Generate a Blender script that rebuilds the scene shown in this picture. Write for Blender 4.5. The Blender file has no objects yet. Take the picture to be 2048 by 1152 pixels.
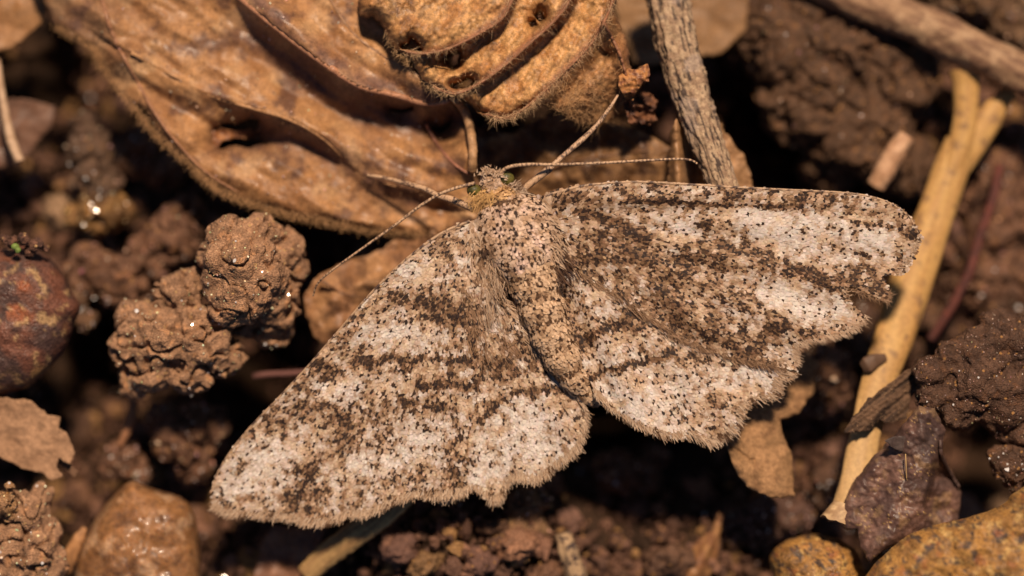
import bpy, math
import numpy as np

# ------------------------------------------------------------------ camera, sky, sun, exposure
MM = 0.001                      # everything below is laid out in millimetres, objects are stored in metres
PX = 38.0                       # photograph pixels per millimetre in the plane of the moth
CAMH = 200.0                    # lens height above the moth, mm
scene = bpy.context.scene
col = scene.collection

cam_d = bpy.data.cameras.new("camera")
cam = bpy.data.objects.new("camera", cam_d); col.objects.link(cam)
cam.location = (0, 0, CAMH * MM)
cam_d.sensor_width = 36.0
cam_d.lens = 36.0 * CAMH / (2048 / PX)
cam_d.clip_start = 0.01
cam_d.clip_end = 20.0
cam_d.dof.use_dof = True
cam_d.dof.focus_distance = (CAMH - 0.4) * MM
cam_d.dof.aperture_fstop = cam_d.lens / 11.0
scene.camera = cam

SUN_EL, SUN_AZ = math.radians(57), math.radians(10)     # azimuth from +Y (top of the picture) towards +X
world = bpy.data.worlds.new("World"); scene.world = world; world.use_nodes = True
wn = world.node_tree.nodes; wl = world.node_tree.links
sky = wn.new("ShaderNodeTexSky"); sky.sky_type = 'NISHITA'; sky.sun_disc = False
sky.altitude = 1500; sky.air_density = .7; sky.dust_density = .5; sky.sun_elevation = SUN_EL; sky.sun_rotation = SUN_AZ
wl.new(sky.outputs[0], wn["Background"].inputs[0]); wn["Background"].inputs[1].default_value = 0.05

sun_d = bpy.data.lights.new("sun", 'SUN'); sun_d.energy = 5.0; sun_d.angle = math.radians(6.0)
sun_d.color = (1.0, 0.785, 0.585)
sun = bpy.data.objects.new("sun", sun_d); col.objects.link(sun)
sun.rotation_euler = (-(math.pi / 2 - SUN_EL), 0, -SUN_AZ)
sun.location = (0.1, 0.3, 0.4)

vs = scene.view_settings
vs.view_transform = 'Standard'; vs.look = 'None'; vs.exposure = 0.16; vs.gamma = 1.0
vs.use_curve_mapping = False
scene.render.engine = 'CYCLES'
scene.cycles.max_bounces = 6
scene.cycles.use_denoising = True

# ------------------------------------------------------------------ maths helpers
rng = np.random.default_rng(7)

def _hash(ix, iy, iz, seed):
    h = (ix.astype(np.int64) * 374761393 + iy.astype(np.int64) * 668265263 + iz.astype(np.int64) * 2147483647 + seed * 974634777) & 0xFFFFFFFF
    h = ((h ^ (h >> 13)) * 1274126177) & 0xFFFFFFFF
    h = ((h ^ (h >> 16)) * 2246822519) & 0xFFFFFFFF
    return h ^ (h >> 15)

def noise(p, seed=0):
    """gradient noise, p (N,3), about -1..1"""
    p = np.asarray(p, float); i = np.floor(p).astype(np.int64); f = p - i
    u = f * f * f * (f * (f * 6 - 15) + 10)
    out = 0
    for dx in (0, 1):
        for dy in (0, 1):
            for dz in (0, 1):
                h = _hash(i[:, 0] + dx, i[:, 1] + dy, i[:, 2] + dz, seed)
                g = ((h & 255) / 127.5 - 1) * (f[:, 0] - dx) + (((h >> 8) & 255) / 127.5 - 1) * (f[:, 1] - dy) + (((h >> 16) & 255) / 127.5 - 1) * (f[:, 2] - dz)
                w = (u[:, 0] if dx else 1 - u[:, 0]) * (u[:, 1] if dy else 1 - u[:, 1]) * (u[:, 2] if dz else 1 - u[:, 2])
                out = out + w * g
    return out * 1.3

def fbm(p, octv=4, seed=0, gain=0.5, lac=2.03):
    a, s, q = 1.0, 0.0, np.asarray(p, float)
    for k in range(octv):
        s = s + a * noise(q, seed + k * 17); q = q * lac + 3.7; a *= gain
    return s

def worley(p, seed=0):
    p = np.asarray(p, float); i = np.floor(p).astype(np.int64)
    best = np.full(len(p), 9.0); cid = np.zeros(len(p))
    for dx in (-1, 0, 1):
        for dy in (-1, 0, 1):
            for dz in (-1, 0, 1):
                c = i + np.array((dx, dy, dz)); h = _hash(c[:, 0], c[:, 1], c[:, 2], seed)
                q = c + np.stack(((h & 1023) / 1023., ((h >> 10) & 1023) / 1023., ((h >> 20) & 1023) / 1023.), 1)
                d = ((p - q) ** 2).sum(1); m = d < best
                best[m] = d[m]; cid[m] = (h[m] % 9973) / 9973.
    return np.sqrt(best), cid

def sstep(a, b, x):
    t = np.clip((x - a) / (b - a), 0, 1); return t * t * (3 - 2 * t)

def mix(a, b, t):
    t = np.asarray(t)[:, None]; return np.asarray(a) * (1 - t) + np.asarray(b) * t

def p2(x, y):
    return np.stack((x, y, np.zeros_like(x)), 1)

def W(px, py, z):
    """photo pixel + height above the moth's plane (mm) -> point in mm"""
    px = np.asarray(px, float); py = np.asarray(py, float); z = np.asarray(z, float)
    s = (CAMH - z) / CAMH / PX
    return np.stack(np.broadcast_arrays((px - 1024) * s, (576 - py) * s, z), -1)

def smooth(pts, n=60, closed=False):
    pts = np.asarray(pts, float)
    q = np.vstack((pts[-1], pts, pts[0], pts[1])) if closed else np.vstack((2 * pts[0] - pts[1], pts, 2 * pts[-1] - pts[-2]))
    m = len(pts) if closed else len(pts) - 1
    t = np.linspace(0, m, n, endpoint=not closed); k = np.minimum(t.astype(int), m - 1); f = (t - k)[:, None]
    a, b, c, d = q[k], q[k + 1], q[k + 2], q[k + 3]
    return 0.5 * (2 * b + (c - a) * f + (2 * a - 5 * b + 4 * c - d) * f ** 2 + (3 * b - a - 3 * c + d) * f ** 3)

def seg_dist(x, y, poly, closed=False):
    """distance, side (+ = right of travel in picture sense), position 0..1, nearest point"""
    poly = np.asarray(poly, float)
    a = poly; b = np.roll(poly, -1, 0)
    if not closed: a, b = a[:-1], b[:-1]
    best = np.full(len(x), 1e12); side = np.zeros(len(x)); pos = np.zeros(len(x)); nx = np.zeros(len(x)); ny = np.zeros(len(x))
    L = np.hypot(*(b - a).T); cum = np.concatenate(((0,), np.cumsum(L)))
    for k in range(len(a)):
        d = b[k] - a[k]; l2 = max((d ** 2).sum(), 1e-9)
        t = np.clip(((x - a[k, 0]) * d[0] + (y - a[k, 1]) * d[1]) / l2, 0, 1)
        qx = a[k, 0] + t * d[0]; qy = a[k, 1] + t * d[1]
        dd = (x - qx) ** 2 + (y - qy) ** 2; m = dd < best
        best[m] = dd[m]; nx[m] = qx[m]; ny[m] = qy[m]
        side[m] = np.sign(d[0] * (y[m] - a[k, 1]) - d[1] * (x[m] - a[k, 0])); pos[m] = (cum[k] + t[m] * L[k]) / cum[-1]
    return np.sqrt(best), side, pos, nx, ny

def inside(x, y, poly):
    poly = np.asarray(poly, float); r = np.zeros(len(x), bool); j = len(poly) - 1
    for i in range(len(poly)):
        (x1, y1), (x2, y2) = poly[i], poly[j]
        if y1 != y2:
            c = ((y1 > y) != (y2 > y)) & (x < (x2 - x1) * (y - y1) / (y2 - y1) + x1); r ^= c
        j = i
    return r

def roughen(poly, step=6, amp=3, freq=0.05, seed=0):
    poly = np.asarray(poly, float); out = []
    for i in range(len(poly)):
        a, b = poly[i], poly[(i + 1) % len(poly)]; n = max(1, int(np.hypot(*(b - a)) / step))
        for k in range(n): out.append(a + (b - a) * k / n)
    out = np.array(out)
    o = np.stack((fbm(p2(out[:, 0] * freq, out[:, 1] * freq), 4, seed, .65), fbm(p2(out[:, 0] * freq + 50, out[:, 1] * freq), 4, seed + 9, .65)), 1)
    return out + o * amp

# ------------------------------------------------------------------ object helpers
def empty(name, loc_mm, label, cat, group=None):
    o = bpy.data.objects.new(name, None); col.objects.link(o)
    o.location = [c * MM for c in loc_mm]; o.empty_display_size = 0.002
    o["label"] = label; o["category"] = cat
    if group: o["group"] = group
    return o

def tag(o, label=None, cat=None, group=None, kind=None):
    if label: o["label"] = label
    if cat: o["category"] = cat
    if group: o["group"] = group
    if kind: o["kind"] = kind
    return o

def mesh_np(name, v, faces, cols=None, smooth_sh=True):
    """v (N,3) in mm, faces: (M,k) array or list of such arrays"""
    if not isinstance(faces, list): faces = [faces]
    faces = [np.asarray(f, np.int32) for f in faces if len(f)]
    me = bpy.data.meshes.new(name)
    me.vertices.add(len(v)); me.vertices.foreach_set("co", (np.asarray(v) * MM).astype(np.float32).ravel())
    tot = np.concatenate([np.full(len(f), f.shape[1], np.int32) for f in faces]); idx = np.concatenate([f.ravel() for f in faces])
    me.loops.add(len(idx)); me.loops.foreach_set("vertex_index", idx)
    me.polygons.add(len(tot)); st = np.concatenate(((0,), np.cumsum(tot)[:-1])).astype(np.int32)
    me.polygons.foreach_set("loop_start", st)
    try: me.polygons.foreach_set("loop_total", tot)
    except Exception: pass
    me.update(calc_edges=True)
    me.polygons.foreach_set("use_smooth", np.full(len(tot), smooth_sh))
    if cols is not None:
        c = np.ones((len(v), 4), np.float32); c[:, :3] = np.clip(cols, 0.002, 0.95)
        at = me.attributes.new("col", 'FLOAT_COLOR', 'POINT'); at.data.foreach_set("color", c.ravel())
    me.validate()
    return me

def add(name, v, faces, cols, mat, parent=None, origin=None, smooth_sh=True):
    v = np.asarray(v, float)
    if parent is not None:
        root = parent
        while root.parent: root = root.parent
        org = np.array(root.location) / MM
    else:
        org = np.array(origin) if origin is not None else np.array((v[:, 0].mean(), v[:, 1].mean(), v[:, 2].min()))
    me = mesh_np(name, v - org, faces, cols, smooth_sh); me.materials.append(mat)
    o = bpy.data.objects.new(name, me); col.objects.link(o)
    if parent is not None: o.parent = parent
    else: o.location = org * MM
    return o

def sheet(poly, ztop, zbot=None, thick=0.08, res=4.0, holes=()):
    """closed sheet over an outline in photo pixels; returns verts mm, faces, (px,py,layer,dist)"""
    poly = np.asarray(poly, float)
    x0, y0 = poly.min(0) - res; x1, y1 = poly.max(0) + res
    nx = int((x1 - x0) / res) + 2; ny = int((y1 - y0) / res) + 2
    gx, gy = np.meshgrid(x0 + np.arange(nx) * res, y0 + np.arange(ny) * res); X = gx.ravel(); Y = gy.ravel()
    i = (np.arange(ny - 1)[:, None] * nx + np.arange(nx - 1)[None]).ravel()
    q = np.stack((i, i + nx, i + nx + 1, i + 1), 1)          # counter-clockwise seen from above (photo y runs down)
    cx = X[i] + res / 2; cy = Y[i] + res / 2
    keep = inside(cx, cy, poly)
    for h in holes: keep &= ~inside(cx, cy, h)
    q = q[keep]; used = np.unique(q); rm = -np.ones(len(X), int); rm[used] = np.arange(len(used)); q = rm[q]; X = X[used].copy(); Y = Y[used].copy()
    e = np.concatenate((q[:, [0, 1]], q[:, [1, 2]], q[:, [2, 3]], q[:, [3, 0]])); key = np.sort(e, 1); key = key[:, 0] * len(X) + key[:, 1]
    uq, inv, cnt = np.unique(key, return_inverse=True, return_counts=True); be = e[cnt[inv] == 1]
    bv = np.unique(be)
    best = np.full(len(bv), 1e9); sx = X[bv].copy(); sy = Y[bv].copy()
    for c in [poly] + [np.asarray(h, float) for h in holes]:
        d, _, _, qx, qy = seg_dist(X[bv], Y[bv], c, True); m = d < best; best[m] = d[m]; sx[m] = qx[m]; sy[m] = qy[m]
    m = best < res * 1.3; X[bv[m]] = sx[m]; Y[bv[m]] = sy[m]
    d = np.full(len(X), 1e9)
    for c in [poly] + [np.asarray(h, float) for h in holes]:
        cc = np.asarray(c, float)
        d = np.minimum(d, seg_dist(X, Y, cc, True)[0])
    zt = ztop(X, Y, d); zb = zbot(X, Y, d) if zbot else zt - thick
    v = np.vstack((W(X, Y, zt), W(X, Y, np.minimum(zb, zt - 0.01)))); n = len(X)
    f = np.vstack((q, q[:, ::-1] + n, np.stack((be[:, 1], be[:, 0], be[:, 0] + n, be[:, 1] + n), 1)))
    return v, f, np.concatenate((X, X)), np.concatenate((Y, Y)), np.repeat((0, 1), n), np.concatenate((d, d))

def tube(path, rad, nseg=14, disp=None, flat=1.0, cap=True):
    """path (n,3) mm, rad (n,) mm; returns verts, faces list, u(0..1 length mm), v angle"""
    path = np.asarray(path, float); n = len(path); rad = np.broadcast_to(np.asarray(rad, float), (n,))
    t = np.gradient(path, axis=0); t /= np.linalg.norm(t, axis=1)[:, None] + 1e-12
    s = np.cross(t, (0, 0, 1.0)); s[np.linalg.norm(s, axis=1) < 1e-3] = (1, 0, 0); s /= np.linalg.norm(s, axis=1)[:, None]
    up = np.cross(s, t)
    th = np.arange(nseg) / nseg * 2 * math.pi
    ring = np.cos(th)[None, :, None] * s[:, None] + np.sin(th)[None, :, None] * up[:, None] * flat
    L = np.concatenate(((0,), np.cumsum(np.linalg.norm(np.diff(path, axis=0), axis=1))))
    U = np.repeat(L, nseg); V = np.tile(th, n)
    R = np.repeat(rad, nseg)
    if disp is not None: R = R * (1 + disp(U, V))
    v = np.repeat(path, nseg, 0) + ring.reshape(-1, 3) * R[:, None]
    i = np.arange(n - 1)[:, None] * nseg; j = np.arange(nseg)[None]; k = (j + 1) % nseg
    f = np.stack(((i + j), (i + k), (i + nseg + k), (i + nseg + j)), -1).reshape(-1, 4)
    fs = [f]
    if cap:
        v = np.vstack((v, path[:1], path[-1:])); a = len(v) - 2; j = np.arange(nseg); k = (j + 1) % nseg
        fs.append(np.vstack((np.stack((k, j, np.full(nseg, a)), 1), np.stack(((n - 1) * nseg + j, (n - 1) * nseg + k, np.full(nseg, a + 1)), 1))))
        U = np.concatenate((U, (0, L[-1]))); V = np.concatenate((V, (0, 0)))
    return v, fs, U, V

def ribbons(root, d, length, width, bend=None, seg=3, side=None):
    """tapered hairs; root,d (N,3); returns verts, faces, vertex->hair index, position along"""
    N = len(root); d = d / (np.linalg.norm(d, axis=1)[:, None] + 1e-9)
    if side is None:
        side = np.cross(d, np.array((0, 0, 1.0)) + rng.normal(0, .35, (N, 3)))
    side = side / (np.linalg.norm(side, axis=1)[:, None] + 1e-9)
    length = np.broadcast_to(length, (N,)); width = np.broadcast_to(width, (N,))
    if bend is None: bend = np.zeros((N, 3))
    vs_, tt = [], np.linspace(0, 1, seg + 1)
    for t in tt:
        c = root + d * (length * t)[:, None] + bend * (length * t * t)[:, None]
        w = (width * (1 - 0.8 * t) / 2)[:, None]
        vs_ += [c - side * w, c + side * w]
    v = np.stack(vs_, 1).reshape(-1, 3); k = 2 * (seg + 1)
    b = (np.arange(N) * k)[:, None]; f = []
    for s in range(seg): f.append(np.stack((b[:, 0] + 2 * s, b[:, 0] + 2 * s + 1, b[:, 0] + 2 * s + 3, b[:, 0] + 2 * s + 2), 1))
    return v, np.vstack(f), np.repeat(np.arange(N), k), np.tile(np.repeat(tt, 2), N)

def scales3d(pos, d, nrm, L, Wd, lift, tip=0.0):
    """one hexagonal scale each: narrow root, broad rounded end, end lifted off the surface"""
    N = len(pos); d = d - nrm * (d * nrm).sum(1)[:, None]; d /= np.linalg.norm(d, axis=1)[:, None] + 1e-9
    s = np.cross(nrm, d); L = np.broadcast_to(L, (N,))[:, None]; Wd = np.broadcast_to(Wd, (N,))[:, None]; lift = np.broadcast_to(lift, (N,))[:, None]
    def pt(a, b, h): return pos + d * L * a + s * Wd * b + nrm * (lift * h)
    v = np.stack((pt(0, .22, .12), pt(0, -.22, .12), pt(.55, -.5, .62), pt(.93, -.36, .95), pt(1.0 + tip, 0, 1.05), pt(.93, .36, .95), pt(.55, .5, .62)), 1).reshape(-1, 3)
    b = (np.arange(N) * 7)[:, None]
    f4 = b + np.array((0, 1, 2, 6)); f5 = b + np.array((6, 2, 3, 4)); f6 = b + np.array((6, 4, 5)); 
    return v, [np.vstack((f4, f5)), f6], np.repeat(np.arange(N), 7)

def ico(sub):
    import bmesh
    bm = bmesh.new(); bmesh.ops.create_icosphere(bm, subdivisions=sub, radius=1.0)
    v = np.array([x.co[:] for x in bm.verts]); f = np.array([[y.index for y in x.verts] for x in bm.faces]); bm.free()
    return v, f
ICO = {k: ico(k) for k in (1, 2, 3, 4, 5)}

def vnormals(v, faces):
    n = np.zeros_like(v)
    for f in faces:
        a = np.cross(v[f[:, 1]] - v[f[:, 0]], v[f[:, 2]] - v[f[:, 0]])
        for k in range(f.shape[1]): np.add.at(n, f[:, k], a)
    return n / (np.linalg.norm(n, axis=1)[:, None] + 1e-12)

def clump(balls, voxel=0.13, lump=0.25, seed=0, crk=1.0):
    """balls: (x,y,z,r) mm joined into one crumbly surface"""
    vs_, fs_, o = [], [], 0
    for k, (x, y, z, r) in enumerate(balls):
        v, f = ICO[4] if r > .6 else ICO[3]
        q = v * 1.0
        q = q * (1 + 0.26 * fbm(v * 1.5 + k * 7.3 + seed, 3, seed)[:, None]) * (1, 1, .95)
        vs_.append(q * r + (x, y, z)); fs_.append(f + o); o += len(v)
    me = mesh_np("temporary", np.vstack(vs_) / MM, np.vstack(fs_))
    ob = bpy.data.objects.new("temporary", me); col.objects.link(ob)
    m = ob.modifiers.new("r", 'REMESH'); m.mode = 'VOXEL'; m.voxel_size = voxel; m.use_smooth_shade = True
    dg = bpy.context.evaluated_depsgraph_get(); ev = ob.evaluated_get(dg); em = ev.to_mesh()
    v = np.empty(len(em.vertices) * 3, np.float32); em.vertices.foreach_get("co", v); v = v.reshape(-1, 3).astype(float)
    f = np.empty(len(em.polygons) * 4, np.int32); em.loops.foreach_get("vertex_index", f); f = f.reshape(-1, 4)
    ev.to_mesh_clear(); bpy.data.objects.remove(ob); bpy.data.meshes.remove(me)
    # smooth the voxel steps, then break the surface up: lumps, crumbs, pits
    n = vnormals(v, [f])
    w1, _ = worley(v / 1.1 + .35 * fbm(v / .8, 2, seed)[:, None], seed + 3); w2, c2 = worley(v / 0.3 + .3 * noise(v / .3, seed)[:, None], seed + 5); w3, _ = worley(v / .15, seed + 6)
    d = lump * (0.55 * (0.45 - w1) + 0.26 * (0.45 - w2)) + .32 * min(1, .1 / voxel) * lump * (.5 - w3) + 0.36 * lump * fbm(v / 0.7, 4, seed + 8, .62)
    crack = np.abs(fbm(v / 1.9, 2, seed + 20)); d -= crk * lump * 1.5 * sstep(.1, .0, crack) + lump * .8 * sstep(.4, .8, fbm(v / 1.1, 2, seed + 21))   # cracks and pits
    v = v + n * d[:, None]
    return v, f, n, w2, c2, d

def balls_px(lst):
    out = []
    for px, py, r, z in lst:
        s = (CAMH - z) / CAMH / PX; out.append(((px - 1024) * s, (576 - py) * s, z, r * s))
    return out

# ------------------------------------------------------------------ materials
def mat(name, rough=0.7, spec=0.3, bump=0.25, scale=0.12, var=0.35, rscale=None, coat=0.0, sss=0.0, fleck=None, transl=0.0, dist=0.05, gran=None):
    """albedo from the mesh's own colour, broken up by fine grain; feature sizes in mm"""
    m = bpy.data.materials.new(name); m.use_nodes = True; nt = m.node_tree; N = nt.nodes; Lk = nt.links
    bs = N["Principled BSDF"]; bs.inputs["Roughness"].default_value = rough; bs.inputs["Specular IOR Level"].default_value = spec
    at = N.new("ShaderNodeAttribute"); at.attribute_name = "col"
    tc = N.new("ShaderNodeTexCoord")
    nz = N.new("ShaderNodeTexNoise"); nz.inputs["Scale"].default_value = 1000 / scale; nz.inputs["Detail"].default_value = 5; nz.inputs["Roughness"].default_value = .65
    Lk.new(tc.outputs["Object"], nz.inputs["Vector"])
    mr = N.new("ShaderNodeMapRange"); mr.inputs["From Min"].default_value = .3; mr.inputs["From Max"].default_value = .7
    mr.inputs["To Min"].default_value = 1 - var; mr.inputs["To Max"].default_value = 1 + var
    Lk.new(nz.outputs["Fac"], mr.inputs["Value"])
    mx = N.new("ShaderNodeVectorMath"); mx.operation = 'SCALE'; Lk.new(at.outputs["Color"], mx.inputs[0]); Lk.new(mr.outputs["Result"], mx.inputs["Scale"])
    cout = mx.outputs["Vector"]
    if fleck:                                   # scattered mineral flecks of another colour
        fc, fs, amt = fleck
        vo = N.new("ShaderNodeTexVoronoi"); vo.inputs["Scale"].default_value = 1000 / fs; Lk.new(tc.outputs["Object"], vo.inputs["Vector"])
        sp = N.new("ShaderNodeSeparateColor"); Lk.new(vo.outputs["Color"], sp.inputs[0])
        lt = N.new("ShaderNodeMath"); lt.operation = 'LESS_THAN'; lt.inputs[1].default_value = amt; Lk.new(sp.outputs[0], lt.inputs[0])
        l2 = N.new("ShaderNodeMath"); l2.operation = 'LESS_THAN'; l2.inputs[1].default_value = .42; Lk.new(vo.outputs["Distance"], l2.inputs[0])
        mm_ = N.new("ShaderNodeMath"); mm_.operation = 'MULTIPLY'; Lk.new(lt.outputs[0], mm_.inputs[0]); Lk.new(l2.outputs[0], mm_.inputs[1])
        mc = N.new("ShaderNodeMix"); mc.data_type = 'RGBA'; mc.inputs[7].default_value = (*fc, 1); Lk.new(mm_.outputs[0], mc.inputs[0]); Lk.new(cout, mc.inputs[6]); cout = mc.outputs[2]
    Lk.new(cout, bs.inputs["Base Color"])
    if rscale:
        n2 = N.new("ShaderNodeTexNoise"); n2.inputs["Scale"].default_value = 1000 / rscale; n2.inputs["Detail"].default_value = 3; Lk.new(tc.outputs["Object"], n2.inputs["Vector"])
        r2 = N.new("ShaderNodeMapRange"); r2.inputs["From Min"].default_value = .35; r2.inputs["From Max"].default_value = .65
        r2.inputs["To Min"].default_value = max(.12, rough - .3); r2.inputs["To Max"].default_value = min(1, rough + .15)
        Lk.new(n2.outputs["Fac"], r2.inputs["Value"]); Lk.new(r2.outputs["Result"], bs.inputs["Roughness"])
    if bump:
        b = N.new("ShaderNodeBump"); b.inputs["Strength"].default_value = bump; b.inputs["Distance"].default_value = dist * MM
        hout = nz.outputs["Fac"]
        if gran:                                # packed grains
            vg = N.new("ShaderNodeTexVoronoi"); vg.inputs["Scale"].default_value = 1000 / gran; Lk.new(tc.outputs["Object"], vg.inputs["Vector"])
            sb = N.new("ShaderNodeMath"); sb.operation = 'MULTIPLY_ADD'; sb.inputs[1].default_value = -1.1; Lk.new(vg.outputs["Distance"], sb.inputs[0]); Lk.new(hout, sb.inputs[2]); hout = sb.outputs[0]
        Lk.new(hout, b.inputs["Height"]); Lk.new(b.outputs[0], bs.inputs["Normal"])
    if coat: bs.inputs["Coat Weight"].default_value = coat; bs.inputs["Coat Roughness"].default_value = .12
    if sss:
        bs.inputs["Subsurface Weight"].default_value = sss; bs.inputs["Subsurface Radius"].default_value = (1, .5, .2); bs.inputs["Subsurface Scale"].default_value = 0.0012
    if transl:
        tr = N.new("ShaderNodeBsdfTranslucent"); Lk.new(cout, tr.inputs[0]); ms = N.new("ShaderNodeMixShader"); ms.inputs[0].default_value = transl
        Lk.new(bs.outputs[0], ms.inputs[1]); Lk.new(tr.outputs[0], ms.inputs[2]); Lk.new(ms.outputs[0], N["Material Output"].inputs[0])
    return m

M_SOIL = mat("dry soil", .85, .25, .9, .11, .6, fleck=((.42, .25, .11), .2, .06), gran=.09, dist=.07)
M_WET = mat("moist soil", .72, .22, .9, .1, .55, rscale=.3, fleck=((.3, .15, .05), .2, .06), gran=.1, dist=.06)
M_GROUND = mat("dark humus", .85, .12, .6, .35, .5)
M_LEAF = mat("dead leaf", .62, .35, .45, .16, .32, rscale=1.2, transl=.12)
M_PLEAT = mat("wrinkled leaf", .55, .35, .6, .09, .35, rscale=.8, transl=.15, dist=.05)
M_PAPER = mat("dry leaf fragment", .8, .2, .5, .14, .25, transl=.12)
M_WOOD = mat("weathered wood", .75, .25, .5, .1, .35)
M_STALK = mat("straw stalk", .6, .3, .3, .25, .2)
M_STONE = mat("weathered stone", .66, .3, .7, .16, .5, rscale=.5, gran=.16)
M_AMBER = mat("amber quartz", .52, .4, .6, .35, .35, rscale=.5, coat=.12, sss=.3)
M_SCALE = mat("wing scales", .62, .16, 0, .05, .12, transl=.1)
M_HAIR = mat("fine hair", .6, .2, 0, .1, .1, transl=.2)
M_EYE = mat("compound eye", .5, .3, .5, .045, .35, coat=.08, gran=.05, dist=.015)
M_GRAIN = mat("mineral grain", .3, .9, 0, .2, .2)
M_MICA = mat("mica flake", .22, .9, 0, .2, .2); M_MICA.node_tree.nodes["Principled BSDF"].inputs["Metallic"].default_value = .35
M_CHITIN = mat("scaled limb", .5, .4, .4, .06, .35)

def finish_grains(name, centers, size, parent=None, tint=(.5, .42, .36), label=None):
    """tiny angular mineral grains stuck on soil"""
    v0, f0 = ICO[1]; N = len(centers)
    q = rng.normal(size=(N, 4)); q /= np.linalg.norm(q, axis=1)[:, None]; w, x, y, z = q.T
    R = np.stack((1 - 2 * (y * y + z * z), 2 * (x * y - z * w), 2 * (x * z + y * w), 2 * (x * y + z * w), 1 - 2 * (x * x + z * z), 2 * (y * z - x * w), 2 * (x * z - y * w), 2 * (y * z + x * w), 1 - 2 * (x * x + y * y)), 1).reshape(-1, 3, 3)
    sc = size * rng.lognormal(0, .4, (N, 1)) * rng.uniform(.5, 1.2, (N, 3))
    v = np.einsum('nij,nkj->nki', R, v0[None] * sc[:, None]) + np.asarray(centers)[:, None]
    f = (f0[None] + (np.arange(N) * len(v0))[:, None, None]).reshape(-1, 3)
    c = np.asarray(tint) * rng.uniform(.4, 1.3, (N, 1)) * (1 + rng.normal(0, .12, (N, 3)))
    o = add(name, v.reshape(-1, 3), f, np.repeat(c, len(v0), 0), M_GRAIN if parent else M_MICA, parent, origin=(0, 0, 0) if parent is None else None, smooth_sh=False)
    o["kind"] = "stuff"
    if label: o["label"] = label
    return o

# ------------------------------------------------------------------ ground
def zground(px, py):
    """height of the soil floor (mm) at a photo pixel"""
    px = np.asarray(px, float); py = np.asarray(py, float); q = p2(px / 260, py / 260)
    z = -13.5 + 2.2 * fbm(q, 3, 4)
    for hx, hy, r, dz in ((120, 200, 130, -7), (200, 690, 110, -8), (600, 470, 130, -6), (570, 780, 120, -7), (1290, 880, 150, -7), (1560, 260, 110, -8),
                          (1950, 920, 110, -6), (1180, 820, 80, -6), (330, 330, 80, -4), (1640, 620, 120, -5)):
        z = z + dz * np.exp(-((px - hx) ** 2 + (py - hy) ** 2) / r ** 2)
    for hx, hy, r, dz in ((1080, 1110, 230, 6.5), (1400, 1080, 200, 5.5), (830, 1120, 190, 6.5), (520, 1140, 120, 5), (200, 430, 160, 2.0), (1960, 480, 160, 2.0), (1720, 900, 160, 2.0)):
        z = z + dz * np.exp(-((px - hx) ** 2 + (py - hy) ** 2) / r ** 2)
    return z

def build_ground():
    def axis(half, n_in, step):
        a = np.arange(-half, half + step, step); out = half * np.geomspace(1.05, 40, 40)
        return np.concatenate((-out[::-1], a, out))
    xs = axis(56, 0, .32); ys = axis(44, 0, .32); X, Y = np.meshgrid(xs, ys); x = X.ravel(); y = Y.ravel()
    far = sstep(34, 60, np.hypot(x / 1.2, y * 1.2))
    z = zground(1024 + x * PX, 576 - y * PX) * (1 - far) + far * (-9 + 2.2 * fbm(p2(x / 14, y / 14), 3, 5))
    P = np.stack((x, y, z), 1); w, cid = worley(P / 1.6, 3); w2, _ = worley(P / .7, 13)
    P[:, 2] += 1.3 * (.5 - w) + .5 * (.5 - w2) + .35 * fbm(P / .6, 3, 6)
    nx, ny = len(xs), len(ys); i = (np.arange(ny - 1)[:, None] * nx + np.arange(nx - 1)[None]).ravel()
    f = np.stack((i, i + 1, i + nx + 1, i + nx), 1)
    c = mix((.018, .010, .0065), (.045, .024, .013), np.clip(cid + .3 * fbm(P / 2, 2, 8), 0, 1))
    o = add("ground", P, f, c, M_GROUND, None, origin=(0, 0, 0)); o["kind"] = "structure"
    o["label"] = "dark moist soil floor under the leaf litter"
    o["category"] = "ground"
build_ground()

# ------------------------------------------------------------------ soil clods
def clod(name, label, lst, base, dark, mat_, seed, voxel=.13, lump=.3, grains=60, gsize=.05, cat="soil clod", group=None, crk=1.0):
    v, f, n, w2, c2, d = clump(balls_px(lst), voxel, lump, seed, crk)
    t = fbm(v / .8, 3, seed + 31)
    c = mix(base, dark, np.clip(.45 + .55 * t, 0, 1)) * (0.75 + .5 * c2)[:, None]
    c = mix(c, np.array(base) * (1.35, 1.15, .9), sstep(.25, .6, fbm(v / .5, 2, seed + 40)) * .6)
    o = add(name, v, f, c, mat_)
    tag(o, label, cat, group)
    if grains:
        k = rng.choice(np.flatnonzero(n[:, 2] > .1), grains); finish_grains("mineral_grain", v[k] + n[k] * .01, gsize, o, tint=np.clip(np.array(base) * 3 + .12, 0, .8))
    return o

TAN, TAND = (.38, .215, .122), (.195, .104, .058)
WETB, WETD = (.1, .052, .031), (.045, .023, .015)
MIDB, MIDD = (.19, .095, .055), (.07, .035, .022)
clod("soil_clod", "tan crumbly soil clod with a cracked rounded top beside the speckled wing tip's stone", [(455, 478, 48, -1.7), (518, 468, 42, -2.1), (490, 540, 82, -1.7), (556, 508, 55, -3.2), (583, 532, 38, -3.6), (436, 520, 42, -2.1), (478, 590, 66, -1.8), (540, 600, 66, -3.6), (543, 655, 46, -4.8), (500, 645, 38, -4.2)], TAN, TAND, M_SOIL, 11, .1, .3, 160, .035)["label"] = "tan crumbly soil clod with rounded top, the higher of two touching clods"
clod("soil_clod", "tan blocky soil clod split by cracks, the lower of two touching clods", [(355, 595, 52, -3.0), (376, 560, 28, -2.9), (272, 640, 46, -3), (258, 700, 44, -3.2), (325, 680, 66, -2.7), (405, 680, 66, -2.7), (300, 742, 48, -3.2), (380, 740, 48, -3), (448, 715, 42, -3.4), (268, 765, 34, -3.8), (420, 635, 30, -3.4)], TAN, TAND, M_SOIL, 23, .1, .34, 160, .035)
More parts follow.
